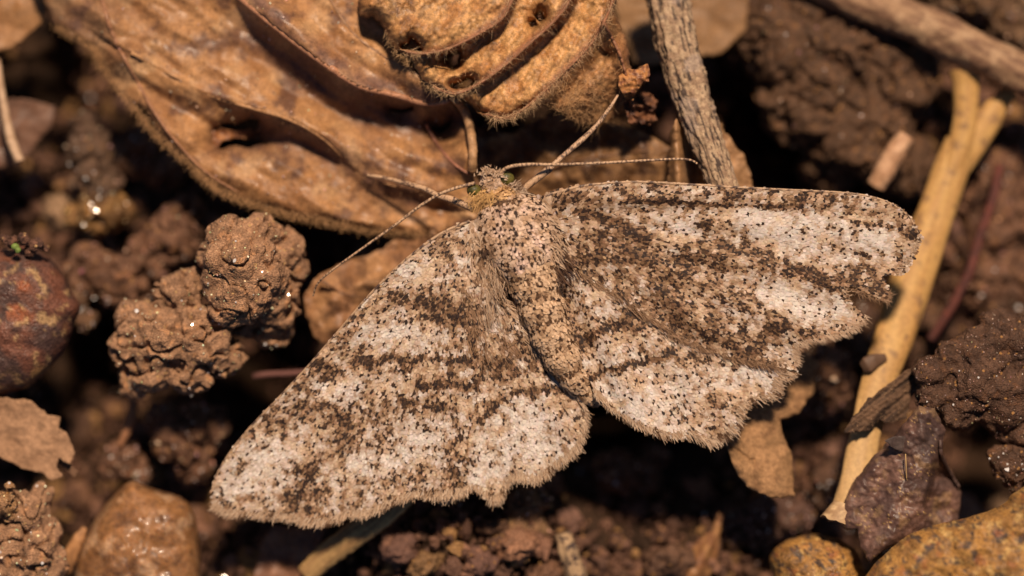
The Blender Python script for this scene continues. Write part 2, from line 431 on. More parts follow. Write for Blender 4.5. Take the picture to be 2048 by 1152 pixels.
clod("soil_clod", "big dark brown soil clod carrying a short pale twig", [(1580, 80, 105, -9.4), (1700, 60, 125, -10), (1780, 150, 100, -10), (1625, 200, 110, -9.8), (1720, 260, 110, -10), (1812, 335, 66, -10.2), (1660, 335, 60, -11), (1542, 120, 55, -10), (1640, 0, 100, -10)], (.125, .066, .036), (.055, .03, .018), M_WET, 37, .14, .42, 90, .06)
clod("soil_clod", "dark wet lumpy soil clod overhanging the purple brown curled leaf", [(1860, 745, 34, -1), (1868, 792, 38, -1.3), (1920, 812, 50, -1.5), (1960, 720, 68, -1.7), (1905, 718, 40, -1.3), (2000, 670, 52, -1.9), (2010, 790, 74, -2), (1950, 768, 62, -1.4), (2055, 700, 70, -2), (2065, 840, 60, -2.2), (2020, 862, 32, -2.2)], WETB, WETD, M_WET, 41, .09, .24, 420, .03, crk=.35)
clod("soil_clod", "small dark wet soil clod beside the orange speckled stone", [(2015, 930, 38, -2), (2052, 920, 46, -2.2), (1990, 912, 20, -2), (2030, 965, 22, -2.2)], WETB, WETD, M_WET, 43, .09, .22, 120, .03, crk=.35)
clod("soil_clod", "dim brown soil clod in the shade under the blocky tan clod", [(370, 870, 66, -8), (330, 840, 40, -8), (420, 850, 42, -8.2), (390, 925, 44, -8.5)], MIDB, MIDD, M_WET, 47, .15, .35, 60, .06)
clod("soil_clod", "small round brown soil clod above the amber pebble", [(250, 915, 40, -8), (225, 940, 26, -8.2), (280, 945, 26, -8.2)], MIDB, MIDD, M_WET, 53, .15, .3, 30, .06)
clod("soil_clod", "brown gritty soil clod below the torn papery leaf fragment", [(50, 1030, 52, -2.6), (62, 1108, 62, -2.8), (15, 1080, 60, -2.8), (92, 1062, 34, -2.9), (85, 988, 24, -3), (100, 1130, 36, -3), (30, 1160, 60, -3)], TAN, TAND, M_SOIL, 59, .11, .3, 110, .04)
clod("soil_clod", "glossy tan soil lump perched on the brown gritty clod", [(8, 1000, 26, -1.2), (18, 975, 14, -1.1), (-12, 1015, 26, -1.4), (22, 1025, 15, -1.3)], (.32, .18, .08), TAND, M_WET, 61, .09, .25, 30, .04)
clod("soil_clod", "tan pitted soil clod just below the dark gap between the wings' lower edges", [(1050, 1010, 38, -5.4), (1030, 1070, 40, -5.3), (1068, 1060, 30, -5.6), (1078, 1000, 24, -5.5), (1010, 1100, 24, -5.6)], (.2, .115, .055), TAND, M_SOIL, 67, .11, .32, 60, .05)["label"] = "tan pitted soil clod below the speckled hindwing's ragged lobe"
clod("soil_clod", "brown soil clod between the tan leaf scrap and the forked stalk", [(1650, 740, 50, -8), (1640, 800, 40, -8.2), (1682, 772, 30, -8)], MIDB, MIDD, M_WET, 71, .15, .35, 40, .06)
clod("soil_clod", "dark smooth soil clod beside the foot of the forked stalk", [(1655, 965, 38, -8), (1645, 1000, 26, -8.2), (1668, 930, 24, -8.2)], WETB, WETD, M_WET, 73, .14, .25, 20, .06)
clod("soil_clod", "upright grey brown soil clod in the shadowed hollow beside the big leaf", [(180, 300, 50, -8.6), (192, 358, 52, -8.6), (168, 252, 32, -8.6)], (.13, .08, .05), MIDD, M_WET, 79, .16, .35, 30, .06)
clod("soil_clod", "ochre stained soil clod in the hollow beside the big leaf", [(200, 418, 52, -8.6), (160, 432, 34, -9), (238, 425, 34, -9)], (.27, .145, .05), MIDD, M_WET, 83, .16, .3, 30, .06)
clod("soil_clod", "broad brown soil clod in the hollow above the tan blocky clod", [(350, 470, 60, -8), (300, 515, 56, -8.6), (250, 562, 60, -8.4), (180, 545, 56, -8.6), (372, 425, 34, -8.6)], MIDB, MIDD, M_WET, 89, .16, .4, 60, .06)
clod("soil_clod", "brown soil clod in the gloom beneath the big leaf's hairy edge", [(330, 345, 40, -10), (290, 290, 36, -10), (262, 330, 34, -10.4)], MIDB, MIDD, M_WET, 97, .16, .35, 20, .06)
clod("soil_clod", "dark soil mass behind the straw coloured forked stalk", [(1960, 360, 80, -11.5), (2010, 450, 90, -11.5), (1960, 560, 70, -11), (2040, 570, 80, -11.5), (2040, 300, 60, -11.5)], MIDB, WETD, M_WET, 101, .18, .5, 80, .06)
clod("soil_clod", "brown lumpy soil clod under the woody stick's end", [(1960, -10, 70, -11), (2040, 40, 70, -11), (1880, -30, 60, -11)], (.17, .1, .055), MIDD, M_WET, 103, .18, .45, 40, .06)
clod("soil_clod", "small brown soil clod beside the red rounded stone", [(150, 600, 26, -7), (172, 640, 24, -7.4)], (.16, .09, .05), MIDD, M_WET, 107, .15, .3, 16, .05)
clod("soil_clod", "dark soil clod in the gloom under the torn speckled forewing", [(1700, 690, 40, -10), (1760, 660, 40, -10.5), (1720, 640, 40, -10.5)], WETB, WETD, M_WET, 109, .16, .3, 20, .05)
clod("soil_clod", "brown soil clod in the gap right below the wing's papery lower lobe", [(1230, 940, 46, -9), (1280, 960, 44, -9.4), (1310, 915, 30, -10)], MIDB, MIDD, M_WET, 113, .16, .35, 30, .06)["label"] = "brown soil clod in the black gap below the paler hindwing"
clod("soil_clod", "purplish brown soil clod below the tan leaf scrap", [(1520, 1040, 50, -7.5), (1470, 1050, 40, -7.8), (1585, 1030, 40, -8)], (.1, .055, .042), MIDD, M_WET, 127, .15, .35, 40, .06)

# ------------------------------------------------------------------ stones
def stone(name, label, poly, z0, hup, hdown, R, colf, mat_, seed, res=5, bumps=.25, cat="stone"):
    poly = smooth(poly, 120, True) if len(poly) > 5 else np.array(poly)
    poly = roughen(poly, 7, 2.2, .03, seed)
    def prof(d): t = np.clip(d / R, 0, 1); return np.sqrt(np.clip(1 - (1 - t) ** 2, 0, 1))
    def zt(X, Y, d): return z0 + hup * prof(d) + bumps * fbm(p2(X / 75, Y / 75), 4, seed) * sstep(0, R * .5, d) + .09 * fbm(p2(X / 12, Y / 12), 3, seed + 3, .6)
    def zb(X, Y, d): return z0 - .05 - hdown * prof(d)
    v, f, X, Y, lay, d = sheet(poly, zt, zb, res=res)
    o = add(name, v, f, colf(X, Y, v), mat_); tag(o, label, cat); return o

def c_red(X, Y, v):
    c = mix((.13, .05, .03), (.06, .032, .026), sstep(-.3, .4, fbm(v / 1.2, 3, 3)))
    c = mix(c, (.24, .075, .03), sstep(.15, .5, fbm(v / 1.0 + 9, 3, 4)) * sstep(120, 20, np.hypot(X - 25, Y - 590)))
    c = mix(c, (.33, .2, .09), sstep(.25, .45, fbm(v / .7 + 5, 3, 5)) * .8)
    return mix(c, (.38, .22, .08), sstep(.0, .3, fbm(v / .9, 2, 6)) * sstep(735, 775, Y + .2 * X))
stone("rounded_stone", "dark red rounded stone with ochre soil stuck to its lower rim", [(-10, 500), (40, 492), (85, 507), (122, 542), (142, 580), (162, 612), (150, 645), (135, 690), (108, 730), (70, 765), (30, 782), (-60, 790), (-95, 640), (-60, 505)], -3.6, 2.4, 3.2, 105, c_red, M_STONE, 5, 5)
def c_amb(X, Y, v):
    c = mix((.26, .125, .05), (.16, .075, .032), sstep(-.3, .4, fbm(v / 1.4, 3, 13)))
    c = mix(c, (.42, .26, .15), sstep(.1, .5, fbm(v / 1.1 + 4, 3, 14)) * .7)
    return mix(c, (.1, .05, .03), sstep(.35, .5, fbm(v / .35, 2, 15)) * .7)
stone("pebble", "glossy amber quartz pebble with a blunt peak", [(150, 1160), (160, 1100), (190, 1040), (225, 995), (262, 962), (300, 975), (348, 990), (380, 1010), (396, 1060), (400, 1110), (388, 1210), (260, 1225), (160, 1210)], -5, 2.8, 3, 90, c_amb, M_AMBER, 8, 5, .45)
def c_org(X, Y, v):
    c = mix((.34, .17, .045), (.2, .1, .032), sstep(-.3, .4, fbm(v / 1.3, 3, 23)))
    c = mix(c, (.42, .26, .09), sstep(.15, .5, fbm(v / .6 + 4, 3, 24)) * .8)
    c = mix(c, (.04, .03, .028), sstep(.24, .36, fbm(v / .6 + 3, 3, 26, .6)) * .9)
    c = mix(c, (.27, .09, .03), sstep(.3, .6, fbm(v / .8 + 8, 3, 27)) * .6)
    return mix(c, (.1, .055, .03), sstep(.3, .5, fbm(v / .3, 2, 25)) * .8)
stone("speckled_stone", "large orange stone with dark specks in front of the curled leaf", [(1725, 1165), (1760, 1118), (1800, 1082), (1850, 1056), (1930, 1036), (2000, 1012), (2030, 985), (2085, 968), (2120, 1060), (2110, 1210), (1900, 1235), (1720, 1220)], 1.6, 2.2, 6, 100, c_org, M_STONE, 18, 4, .55)
stone("speckled_stone", "small yellow orange stone with black specks at the stalk's foot", [(1545, 1152), (1540, 1112), (1572, 1082), (1630, 1068), (1690, 1085), (1722, 1122), (1735, 1190), (1640, 1220), (1550, 1205)], -3.6, 2.2, 2.5, 75, c_org, M_STONE, 28, 4, .5)

# ------------------------------------------------------------------ leaves
def surf_pts(px, py, zf):
    d = np.full(len(px), 50.0); return W(px, py, zf(px, py, d))

def hair_part(name, parent, px, py, zf, ang, spread, length, width, c, up=.5, dens_off=.03, curl=.4):
    """hairs rooted at photo pixels on a surface; ang = heading in the picture (radians, y up)"""
    N = len(px); root = surf_pts(px, py, zf); root[:, 2] += dens_off * 0
    a = ang + rng.normal(0, spread, N); d = np.stack((np.cos(a), np.sin(a), rng.uniform(.1, 1, N) * up * 2), 1)
    L = length * rng.uniform(.5, 1.3, N); bend = rng.normal(0, curl, (N, 3))
    v, f, h, t = ribbons(root, d, L, width, bend)
    cc = np.asarray(c) * rng.uniform(.55, 1.35, (N, 1))
    o = add(name, v, f, cc[h], M_HAIR, parent); o["kind"] = "stuff"; return o

def vein_part(name, parent, pts, zf, r0, r1, c, lift=.0, n=90, label=None):
    p = smooth(pts, n); P = surf_pts(p[:, 0], p[:, 1], zf); P[:, 2] += lift
    rad = np.linspace(r0, r1, n) * (1 + .12 * noise(P / .5, 2)); rad[-4:] *= np.linspace(1, .3, 4)
    v, fs, U, V = tube(P, rad, 9, lambda u, a: .18 * noise(np.stack((u / .15, np.cos(a) * 1.2, np.sin(a) * 1.2), 1), 4))
    cc = np.asarray(c) * (1 + .3 * noise(v / .35, 5))[:, None]
    o = add(name, v, fs, cc, M_LEAF, parent)
    if label: o["label"] = label
    return o

def along(pts, n, jit=3):
    p = smooth(pts, 400); k = rng.uniform(0, 398, n); i = k.astype(int); q = p[i] + (p[i + 1] - p[i]) * (k - i)[:, None]
    t = p[i + 1] - p[i]; return q[:, 0] + rng.normal(0, jit, n), q[:, 1] + rng.normal(0, jit, n), np.arctan2(-t[:, 1], t[:, 0])

# --- big dead leaf
LA_OUT = [(60, -60), (86, 0), (108, 48), (150, 82), (190, 98), (206, 130), (232, 178), (262, 205), (296, 222), (310, 265), (350, 305), (382, 330), (430, 372), (488, 400), (560, 424), (640, 440), (740, 458), (860, 466), (960, 462), (985, 400), (950, 350), (946, 290), (932, 228), (905, 192), (905, 120), (960, -60)]
V_MAIN = smooth([(195, -40), (212, 30), (236, 92), (268, 150), (300, 210), (345, 275), (420, 350), (520, 402), (640, 430)], 60)
V_SEC = smooth([(262, 105), (335, 145), (420, 190), (500, 215), (580, 240), (650, 280), (720, 345), (790, 372), (860, 395)], 60)
V_FOLD = smooth([(440, -40), (520, 28), (598, 90), (660, 135), (720, 172), (790, 190), (850, 206), (905, 200)], 60)
V_TOP = smooth([(640, -40), (700, 60), (780, 120), (860, 160)], 40)
V_TIP = smooth([(852, 248), (872, 285), (905, 325), (940, 350)], 30)
V_LOW = smooth([(520, 270), (600, 292), (670, 325), (730, 365), (800, 398), (880, 412)], 40)
def zA(X, Y, d):
    z = -3.2 + .6 * sstep(150, 800, X) - .5 * sstep(250, 450, Y)
    dm, sm, pm, _, _ = seg_dist(X, Y, V_MAIN); ds, ss, ps, _, _ = seg_dist(X, Y, V_SEC); df, sf, pf, _, _ = seg_dist(X, Y, V_FOLD); dt, st, pt_, _, _ = seg_dist(X, Y, V_TOP)
    z = z + .3 * np.exp(-(dm / 30) ** 2) - .9 * sstep(0, 120, np.where(sm > 0, dm, 0))     # beyond the main vein the margin turns down
    z = z + .45 * np.exp(-(ds / 20) ** 2) - .55 * np.exp(-((ds - 45) / 40) ** 2) * (ss > 0)
    fold = np.where(sf > 0, 1.75 * np.exp(-(df / 20) ** 1.2) - 1.0 * np.exp(-((df - 55) / 42) ** 2), 1.75 * np.exp(-(df / 65) ** 2))
    z = z + fold * sstep(.0, .25, pf)
    z = z + .55 * np.exp(-(dt / 40) ** 2) - .5 * np.exp(-((dt - 50) / 30) ** 2) * (st > 0)
    z = z + 1.2 * np.exp(-(((X - 945) / 30) ** 2)) * sstep(180, 260, Y) * sstep(380, 300, Y)
    z = z - 1.5 * np.exp(-(((X - 470) / 70) ** 2 + ((Y - 285) / 35) ** 2)) * 0.5
    z = z - .8 * np.exp(-(seg_dist(X, Y, V_LOW)[0] / 26) ** 2)
    z = z + .45 * fbm(p2((X * .85 + Y * .52) / 160, (Y * .85 - X * .52) / 42), 2, 61) + .1 * fbm(p2(X / 22, Y / 22), 3, 62)
    return z - .7 * np.exp(-d / 12)
LA_HOLES = [roughen([(424, 262), (445, 245), (470, 248), (500, 236), (520, 240), (512, 262), (528, 285), (500, 296), (470, 290), (440, 300), (425, 285)], 5, 3, .06, 3),
            roughen([(858, 252), (880, 256), (905, 238), (900, 252), (884, 268), (868, 266)], 4, 1.5, .1, 4),
            roughen([(775, 214), (800, 219), (828, 213), (826, 220), (800, 226), (780, 222)], 4, 1.5, .1, 5)]
LA = empty("dead_leaf", W(560, 220, -5.5), "large tan dead leaf with a chewed hole and a raised purple fold", "leaf")
v, f, X, Y, lay, d = sheet(roughen(LA_OUT, 7, 4, .03, 2), zA, thick=.12, res=4, holes=LA_HOLES)
c = mix((.43, .22, .092), (.3, .142, .058), sstep(-.35, .45, fbm(p2(X / 70, Y / 70), 4, 71)))
c = mix(c, (.5, .3, .15), sstep(.1, .5, fbm(p2(X / 90 + 7, Y / 90), 3, 73)) * .7)
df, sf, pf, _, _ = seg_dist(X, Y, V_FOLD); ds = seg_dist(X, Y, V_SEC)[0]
c = mix(c, (.1, .05, .04), np.clip(np.exp(-((df - 36) / 30) ** 2) * (sf > 0) * sstep(.2, .4, pf) * (.75 + .5 * fbm(p2(X / 30, Y / 30), 3, 74)), 0, .85))  # dark stain below the fold, partly the valley's shade put into the colour
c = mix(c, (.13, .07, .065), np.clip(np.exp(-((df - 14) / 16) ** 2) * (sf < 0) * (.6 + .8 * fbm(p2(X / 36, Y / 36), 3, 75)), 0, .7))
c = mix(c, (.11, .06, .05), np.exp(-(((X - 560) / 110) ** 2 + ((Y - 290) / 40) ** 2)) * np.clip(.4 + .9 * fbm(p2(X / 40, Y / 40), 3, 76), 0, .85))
BAND = smooth([(520, 262), (600, 285), (670, 315), (730, 352), (800, 388), (880, 405)], 40); db = seg_dist(X, Y, BAND)[0]  # lower dark band: leaf stain with some valley shade painted in
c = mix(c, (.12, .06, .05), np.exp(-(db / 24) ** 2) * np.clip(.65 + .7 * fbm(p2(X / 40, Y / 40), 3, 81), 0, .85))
BAND2 = smooth([(470, 60), (560, 110), (640, 165), (740, 228), (830, 245)], 40); db = seg_dist(X, Y, BAND2)[0]  # upper dark band under the fold, stain and painted shade together
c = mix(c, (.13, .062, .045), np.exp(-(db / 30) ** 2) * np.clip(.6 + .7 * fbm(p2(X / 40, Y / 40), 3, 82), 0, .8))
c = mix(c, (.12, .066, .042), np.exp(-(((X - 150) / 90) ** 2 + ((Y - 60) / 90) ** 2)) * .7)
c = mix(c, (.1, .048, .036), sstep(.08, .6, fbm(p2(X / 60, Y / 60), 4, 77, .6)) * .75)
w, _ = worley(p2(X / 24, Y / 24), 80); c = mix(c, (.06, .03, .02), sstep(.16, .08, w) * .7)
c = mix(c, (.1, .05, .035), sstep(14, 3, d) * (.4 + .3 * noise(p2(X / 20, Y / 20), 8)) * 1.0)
c = c * (.95 + .22 * fbm(p2(X / 12, Y / 12), 3, 78))[:, None]
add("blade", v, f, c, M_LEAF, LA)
vein_part("midrib", LA, V_MAIN[:50], zA, .18, .06, (.3, .145, .075), -.09, label="reddish curved main rib along the leaf's edge")
vein_part("vein", LA, V_SEC, zA, .13, .06, (.4, .21, .095), -.07)
vein_part("vein", LA, V_FOLD, zA, .2, .16, (.42, .2, .11), -.1)
vein_part("vein", LA, V_TOP, zA, .12, .07, (.28, .15, .075), -.05)
vein_part("vein", LA, V_TIP, zA, .1, .07, (.3, .13, .08), .0)
vein_part("vein", LA, [(905, 192), (932, 228), (945, 290), (945, 345)], zA, .24, .24, (.42, .24, .12), .1)
v, f, X, Y, lay, d = sheet(roughen([(418, 262), (440, 256), (470, 262), (500, 258), (530, 270), (530, 282), (500, 278), (470, 276), (446, 282), (430, 300), (416, 292)], 4, 2.5, .08, 12), lambda X, Y, d: zA(X, Y, d * 0 + 40) - .75 + .25 * fbm(p2(X / 20, Y / 20), 3, 5), thick=.1, res=3)
add("torn_flap", v, f, mix((.33, .14, .05), (.2, .08, .035), sstep(-.3, .3, fbm(p2(X / 20, Y / 20), 3, 6))), M_LEAF, LA)["label"] = "orange torn strip inside the chewed hole"
EDGE_A = smooth([(108, 48), (190, 98), (206, 130), (262, 205), (310, 265), (382, 330), (430, 372), (488, 400), (560, 424), (640, 440), (740, 458), (860, 466)], 120)
hx, hy, ha = along(EDGE_A, 4600, 5); hair_part("hair", LA, hx, hy, zA, ha - 1.2, .6, .24, .014, (.46, .26, .12))
mx_, my_ = rng.uniform(120, 900, 5000), rng.uniform(0, 455, 5000); k = inside(mx_, my_, LA_OUT)
for h_ in LA_HOLES: k &= ~inside(mx_, my_, h_)
hair_part("hair", LA, mx_[k], my_[k], zA, np.full(k.sum(), -1.0), 1.0, .18, .012, (.46, .27, .13))
k = rng.choice(np.flatnonzero(k), 150); gp = surf_pts(mx_[k], my_[k], zA); gp[:, 2] += .03
finish_grains("mineral_grain", gp, .05, LA, (.55, .42, .3))

# --- pleated hairy leaf at the top
RIB = [smooth(r, 80) for r in ([(1040, -50), (1024, 0), (1002, 38), (960, 66), (900, 96), (850, 107), (812, 104)],
                               [(1165, -50), (1140, 0), (1108, 42), (1060, 86), (1010, 130), (960, 166), (915, 187), (880, 180), (866, 172)],
                               [(1240, -50), (1226, 0), (1208, 44), (1180, 90), (1140, 132), (1092, 180), (1050, 216), (1010, 236), (972, 228)])]
V_R = smooth([(1205, 42), (1222, 72), (1240, 110), (1252, 150), (1262, 185), (1266, 205)], 40)
LB_OUT = [(735, -60), (716, 4), (720, 36), (748, 36), (768, 56), (776, 82), (790, 100), (806, 112), (818, 122), (826, 140), (838, 160), (862, 180), (892, 190), (918, 192), (934, 204), (956, 226), (990, 240), (1015, 240), (1050, 226), (1084, 208), (1110, 220), (1150, 245), (1200, 255), (1240, 232), (1262, 210), (1268, 190), (1285, 172), (1298, 160), (1290, 130), (1262, 140), (1258, 110), (1254, 80), (1240, 52), (1230, 20), (1240, -60)]
def zB(X, Y, d):
    s = [-a * b for a, b, *_ in (seg_dist(X, Y, r) for r in RIB)]          # + beyond the rib, towards lower right
    base = 1.5
    def prof(t):   # from one rib (t=0) down steeply, along the pleat and up to the next (t=1)
        return -1.9 * (1 - np.exp(-np.clip(t, 0, 1) / .07)) + 1.8 * np.clip(t, 0, 1) ** .85
    z = np.where(s[0] < 0, base - .9 * (1 - np.exp(-np.abs(s[0]) / 70)) + .9 * np.exp(-((np.abs(s[0]) - 38) / 24) ** 2) * .5, 0)
    t1 = s[0] / (s[0] + np.abs(s[1]) + 1e-6); m = (s[0] >= 0) & (s[1] < 0); z = np.where(m, base + prof(t1) - .25 * t1, z)
    t2 = s[1] / (s[1] + np.abs(s[2]) + 1e-6); m2 = (s[1] >= 0) & (s[2] < 0); z = np.where(m2, base - .4 + prof(t2) - .5 * t2, z)
    dr = seg_dist(X, Y, V_R)[0]
    z3 = base - 1.1 - 1.3 * sstep(0, 40, s[2]) + .7 * np.exp(-(dr / 14) ** 2) - 1.6 * sstep(60, 200, s[2] + .5 * (Y - 150)) + .4 * np.exp(-((s[2] - 60) / 30) ** 2)
    z = np.where(s[2] >= 0, z3, z)
    # fine cross wrinkles between the ribs
    dd = np.minimum(np.minimum(np.abs(s[0]), np.abs(s[1])), np.abs(s[2]))
    wr = noise(p2((X * .82 + Y * .57) / 6.5, (Y * .82 - X * .57) / 40), 91) + .5 * fbm(p2(X / 11, Y / 11), 3, 94)
    z = z + .15 * wr * sstep(6, 24, dd) + .16 * fbm(p2(X / 34, Y / 34), 3, 92) * sstep(3, 20, dd) + .04 * fbm(p2(X / 8, Y / 8), 2, 93)
    return z - 2.0 * np.exp(-d / 9) * (s[2] < 0) - .5 * np.exp(-d / 6)
LB_HOLES = [roughen(h, 3, 1.5, .15, 20 + i) for i, h in enumerate(([(806, 92), (818, 90), (824, 78), (834, 88), (838, 98), (822, 97)], [(905, 172), (925, 166), (938, 158), (946, 164), (936, 172), (912, 175)],
            [(1196, 95), (1204, 100), (1218, 112), (1206, 108)], [(890, 120), (902, 112), (918, 108), (914, 126), (908, 131)], [(1075, 32), (1081, 28), (1084, 34), (1078, 40)], [(1062, 45), (1068, 43), (1070, 49), (1064, 51)]))]
LB = empty("pleated_leaf", W(1000, 110, -4), "curled golden brown leaf with deep pleats and hairy reddish ribs", "leaf")
v, f, X, Y, lay, d = sheet(roughen(LB_OUT, 4, 4.5, .05, 31), zB, thick=.1, res=2.6, holes=LB_HOLES)
c = mix((.62, .34, .135), (.43, .2, .07), sstep(-.3, .45, fbm(p2(X / 40, Y / 40), 4, 95)))
dR = np.min([seg_dist(X, Y, r)[0] for r in RIB], 0); sR = [seg_dist(X, Y, r) for r in RIB]
c = mix(c, (.25, .1, .055), sstep(16, 3, dR) * .8)
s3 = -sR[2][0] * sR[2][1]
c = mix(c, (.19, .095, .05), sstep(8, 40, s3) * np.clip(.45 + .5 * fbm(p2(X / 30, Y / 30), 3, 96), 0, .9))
c = mix(c, (.27, .11, .045), sstep(1190, 1250, X) * .6)
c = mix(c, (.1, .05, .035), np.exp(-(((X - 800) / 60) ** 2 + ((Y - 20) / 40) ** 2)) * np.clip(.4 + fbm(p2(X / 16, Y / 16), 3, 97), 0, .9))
w, _ = worley(p2(X / 16, Y / 16), 98); c = mix(c, (.12, .055, .03), sstep(.14, .07, w) * .85)
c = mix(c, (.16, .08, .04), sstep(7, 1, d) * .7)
c = c * (.88 + .4 * fbm(p2(X / 9, Y / 9), 2, 99))[:, None]
w, _ = worley(p2((X * .82 + Y * .57) / 9, (Y * .82 - X * .57) / 17) + .3 * noise(p2(X / 8, Y / 8), 7)[:, None], 89); c = c * (1.12 - .45 * sstep(.5, .8, w))[:, None]
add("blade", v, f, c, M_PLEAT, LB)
for r in RIB: vein_part("rib", LB, r, zB, .1, .06, (.27, .12, .06), -.01, 120)
vein_part("rib", LB, V_R, zB, .1, .06, (.27, .12, .06), .0)
for r, n_ in zip(RIB, (500, 650, 1000)):
    hx, hy, ha = along(r, n_, 4); hair_part("hair", LB, hx, hy, zB, np.full(n_, -1.1), .9, .33, .017, (.55, .36, .2))
n_ = 900; hx = rng.normal(1165, 38, n_); hy = rng.normal(205, 34, n_); k = inside(hx, hy, LB_OUT)
hair_part("hair", LB, hx[k], hy[k], zB, rng.uniform(0, 6.28, k.sum()), .5, .6, .016, (.5, .3, .15), .8)
n_ = 1100; hx = rng.uniform(780, 1250, n_); hy = rng.uniform(0, 240, n_); k = inside(hx, hy, LB_OUT)
for h_ in LB_HOLES: k &= ~inside(hx, hy, h_)
hair_part("hair", LB, hx[k], hy[k], zB, np.full(k.sum(), -1.0), 1.2, .2, .012, (.6, .38, .19), .5)
hx, hy, ha = along([(770, 60), (790, 102), (812, 118), (830, 150), (866, 184)], 250, 3); hair_part("hair", LB, hx, hy, zB, np.full(250, -2.2), .7, .25, .013, (.48, .3, .15))
# rolled stub and crumpled scrap at its torn side
def zst(X, Y, d): return -.9 + .75 * np.sqrt(np.clip(1 - ((Y - 158 + .3 * (X - 1270)) / 34) ** 2, 0, 1)) + .2 * fbm(p2(X / 9, Y / 9), 3, 45) + .15 * noise(p2(X / 5, Y / 30), 46)
v, f, X, Y, lay, d = sheet(roughen([(1236, 150), (1256, 138), (1276, 140), (1288, 130), (1296, 128), (1300, 146), (1298, 164), (1286, 166), (1276, 180), (1266, 200), (1250, 196), (1238, 176)], 3, 3, .12, 14), zst, thick=.12, res=2.4)
add("rolled_edge", v, f, mix((.42, .19, .065), (.16, .06, .03), sstep(-.25, .45, fbm(p2(X / 13, Y / 13), 3, 7) + .4 * sstep(1285, 1300, X))), M_LEAF, LB)
def zcr(X, Y, d): return -2.6 + .9 * fbm(p2(X / 18, Y / 18), 3, 44) + .02 * (1300 - X)
v, f, X, Y, lay, d = sheet(roughen([(1248, 205), (1262, 196), (1285, 184), (1305, 190), (1318, 205), (1308, 222), (1314, 240), (1296, 252), (1276, 246), (1258, 252), (1255, 232)], 4, 5, .08, 9), zcr, thick=.1, res=2.6)
add("crumpled_tip", v, f, mix((.2, .085, .04), (.08, .035, .022), sstep(-.3, .3, fbm(p2(X / 14, Y / 14), 3, 5))), M_LEAF, LB)

# --- smaller leaves and leaf scraps
def leaf(name, label, poly, zf, cfun, seed, res=4, thick=.1, holes=(), rough_amp=4, mat_=None, cat="leaf", veins=(), hairs=0):
    v, f, X, Y, lay, d = sheet(roughen(poly, 5, rough_amp, .05, seed), zf, thick=thick, res=res, holes=holes)
    cc = cfun(X, Y, d) * (.9 + .3 * fbm(p2(X / 10, Y / 10), 2, seed + 1))[:, None]
    if veins or hairs:
        e = empty(name, (v[:, 0].mean(), v[:, 1].mean(), v[:, 2].min()), label, cat)
        add("blade", v, f, cc, mat_ or M_PAPER, e)
        for pts, r0, r1, vc in veins: vein_part("vein", e, pts, zf, r0, r1, vc, .01, 50)
        if hairs:
            hx = rng.uniform(X.min(), X.max(), hairs); hy = rng.uniform(Y.min(), Y.max(), hairs); k = inside(hx, hy, poly)
            hair_part("hair", e, hx[k], hy[k], zf, rng.uniform(0, 6.28, k.sum()), .5, .2, .016, (.4, .25, .14), .5)
        return e
    o = add(name, v, f, cc, mat_ or M_PAPER); return tag(o, label, cat)

def tones(a, b, s, seed, dk=None, amt=.5):
    def g(X, Y, d):
        c = mix(a, b, sstep(-.4, .4, fbm(p2(X / s, Y / s), 4, seed)))
        if dk is not None: c = mix(c, dk, sstep(.15, .5, fbm(p2(X / s * 1.7 + 9, Y / s * 1.7), 3, seed + 5)) * amt)
        return c
    return g

def wavy(z0, gx, gy, cx, cy, amp, s, seed, fine=.05, edge=0):
    def g(X, Y, d): return z0 + gx * (X - cx) / PX + gy * (Y - cy) / PX + amp * fbm(p2(X / s, Y / s), 3, seed) + fine * fbm(p2(X / 9, Y / 9), 3, seed + 2) - edge * np.exp(-d / 8)
    return g
leaf("leaf_scrap", "pale tan papery leaf scrap with a jagged torn end", [(-60, 800), (0, 795), (60, 800), (95, 830), (121, 834), (117, 856), (134, 868), (150, 906), (140, 928), (117, 915), (112, 934), (126, 952), (104, 963), (84, 946), (40, 936), (0, 914), (-60, 890)], wavy(-2.9, .0, .0, 60, 880, .35, 70, 3), tones((.4, .23, .13), (.32, .18, .1), 60, 4, (.2, .11, .06), .4), 5, 3.5, .18, rough_amp=3)
leaf("leaf_splinter", "thin brown splinter beside the jagged papery scrap", [(112, 912), (122, 910), (158, 944), (150, 954), (138, 946), (112, 922)], wavy(-3.4, -.1, 0, 130, 930, .1, 30, 5), tones((.22, .12, .07), (.13, .07, .04), 15, 6), 8, 2.5, .15, rough_amp=1.5, cat="splinter")
def z_lump(X, Y, d): return -4.6 + .9 * sstep(0, 60, d) + .85 * fbm(p2(X / 85, Y / 85), 3, 8) + .15 * fbm(p2(X / 20, Y / 20), 3, 9)
leaf("crumpled_leaf", "crumpled orange tan leaf under the antenna that lies over it", [(606, 592), (640, 548), (700, 520), (760, 500), (800, 468), (900, 455), (960, 500), (930, 620), (760, 680), (660, 700), (628, 672), (612, 630)], z_lump, tones((.4, .21, .095), (.27, .13, .06), 60, 10, (.12, .06, .035), .6), 11, 4, .15, mat_=M_LEAF, veins=(([(640, 560), (700, 590), (800, 600)], .1, .05, (.22, .11, .055)),))["label"] = "crumpled orange tan leaf beneath the drooping antenna"
def z_rh(X, Y, d):
    t = ((X - 1470) * .75 - (Y - 930) * .65) / PX
    return -1.2 - .42 * np.clip(t, 0, 9) - .35 * np.exp(-d / 10) + .2 * fbm(p2(X / 40, Y / 40), 3, 12) + .08 * fbm(p2(X / 9, Y / 9), 3, 13) - .2 * sstep(6, 0, np.abs((X - 1450) * .55 - (Y - 885) * .8 + 8 * noise(p2(X / 14, Y / 14), 3))) * (X < 1510)
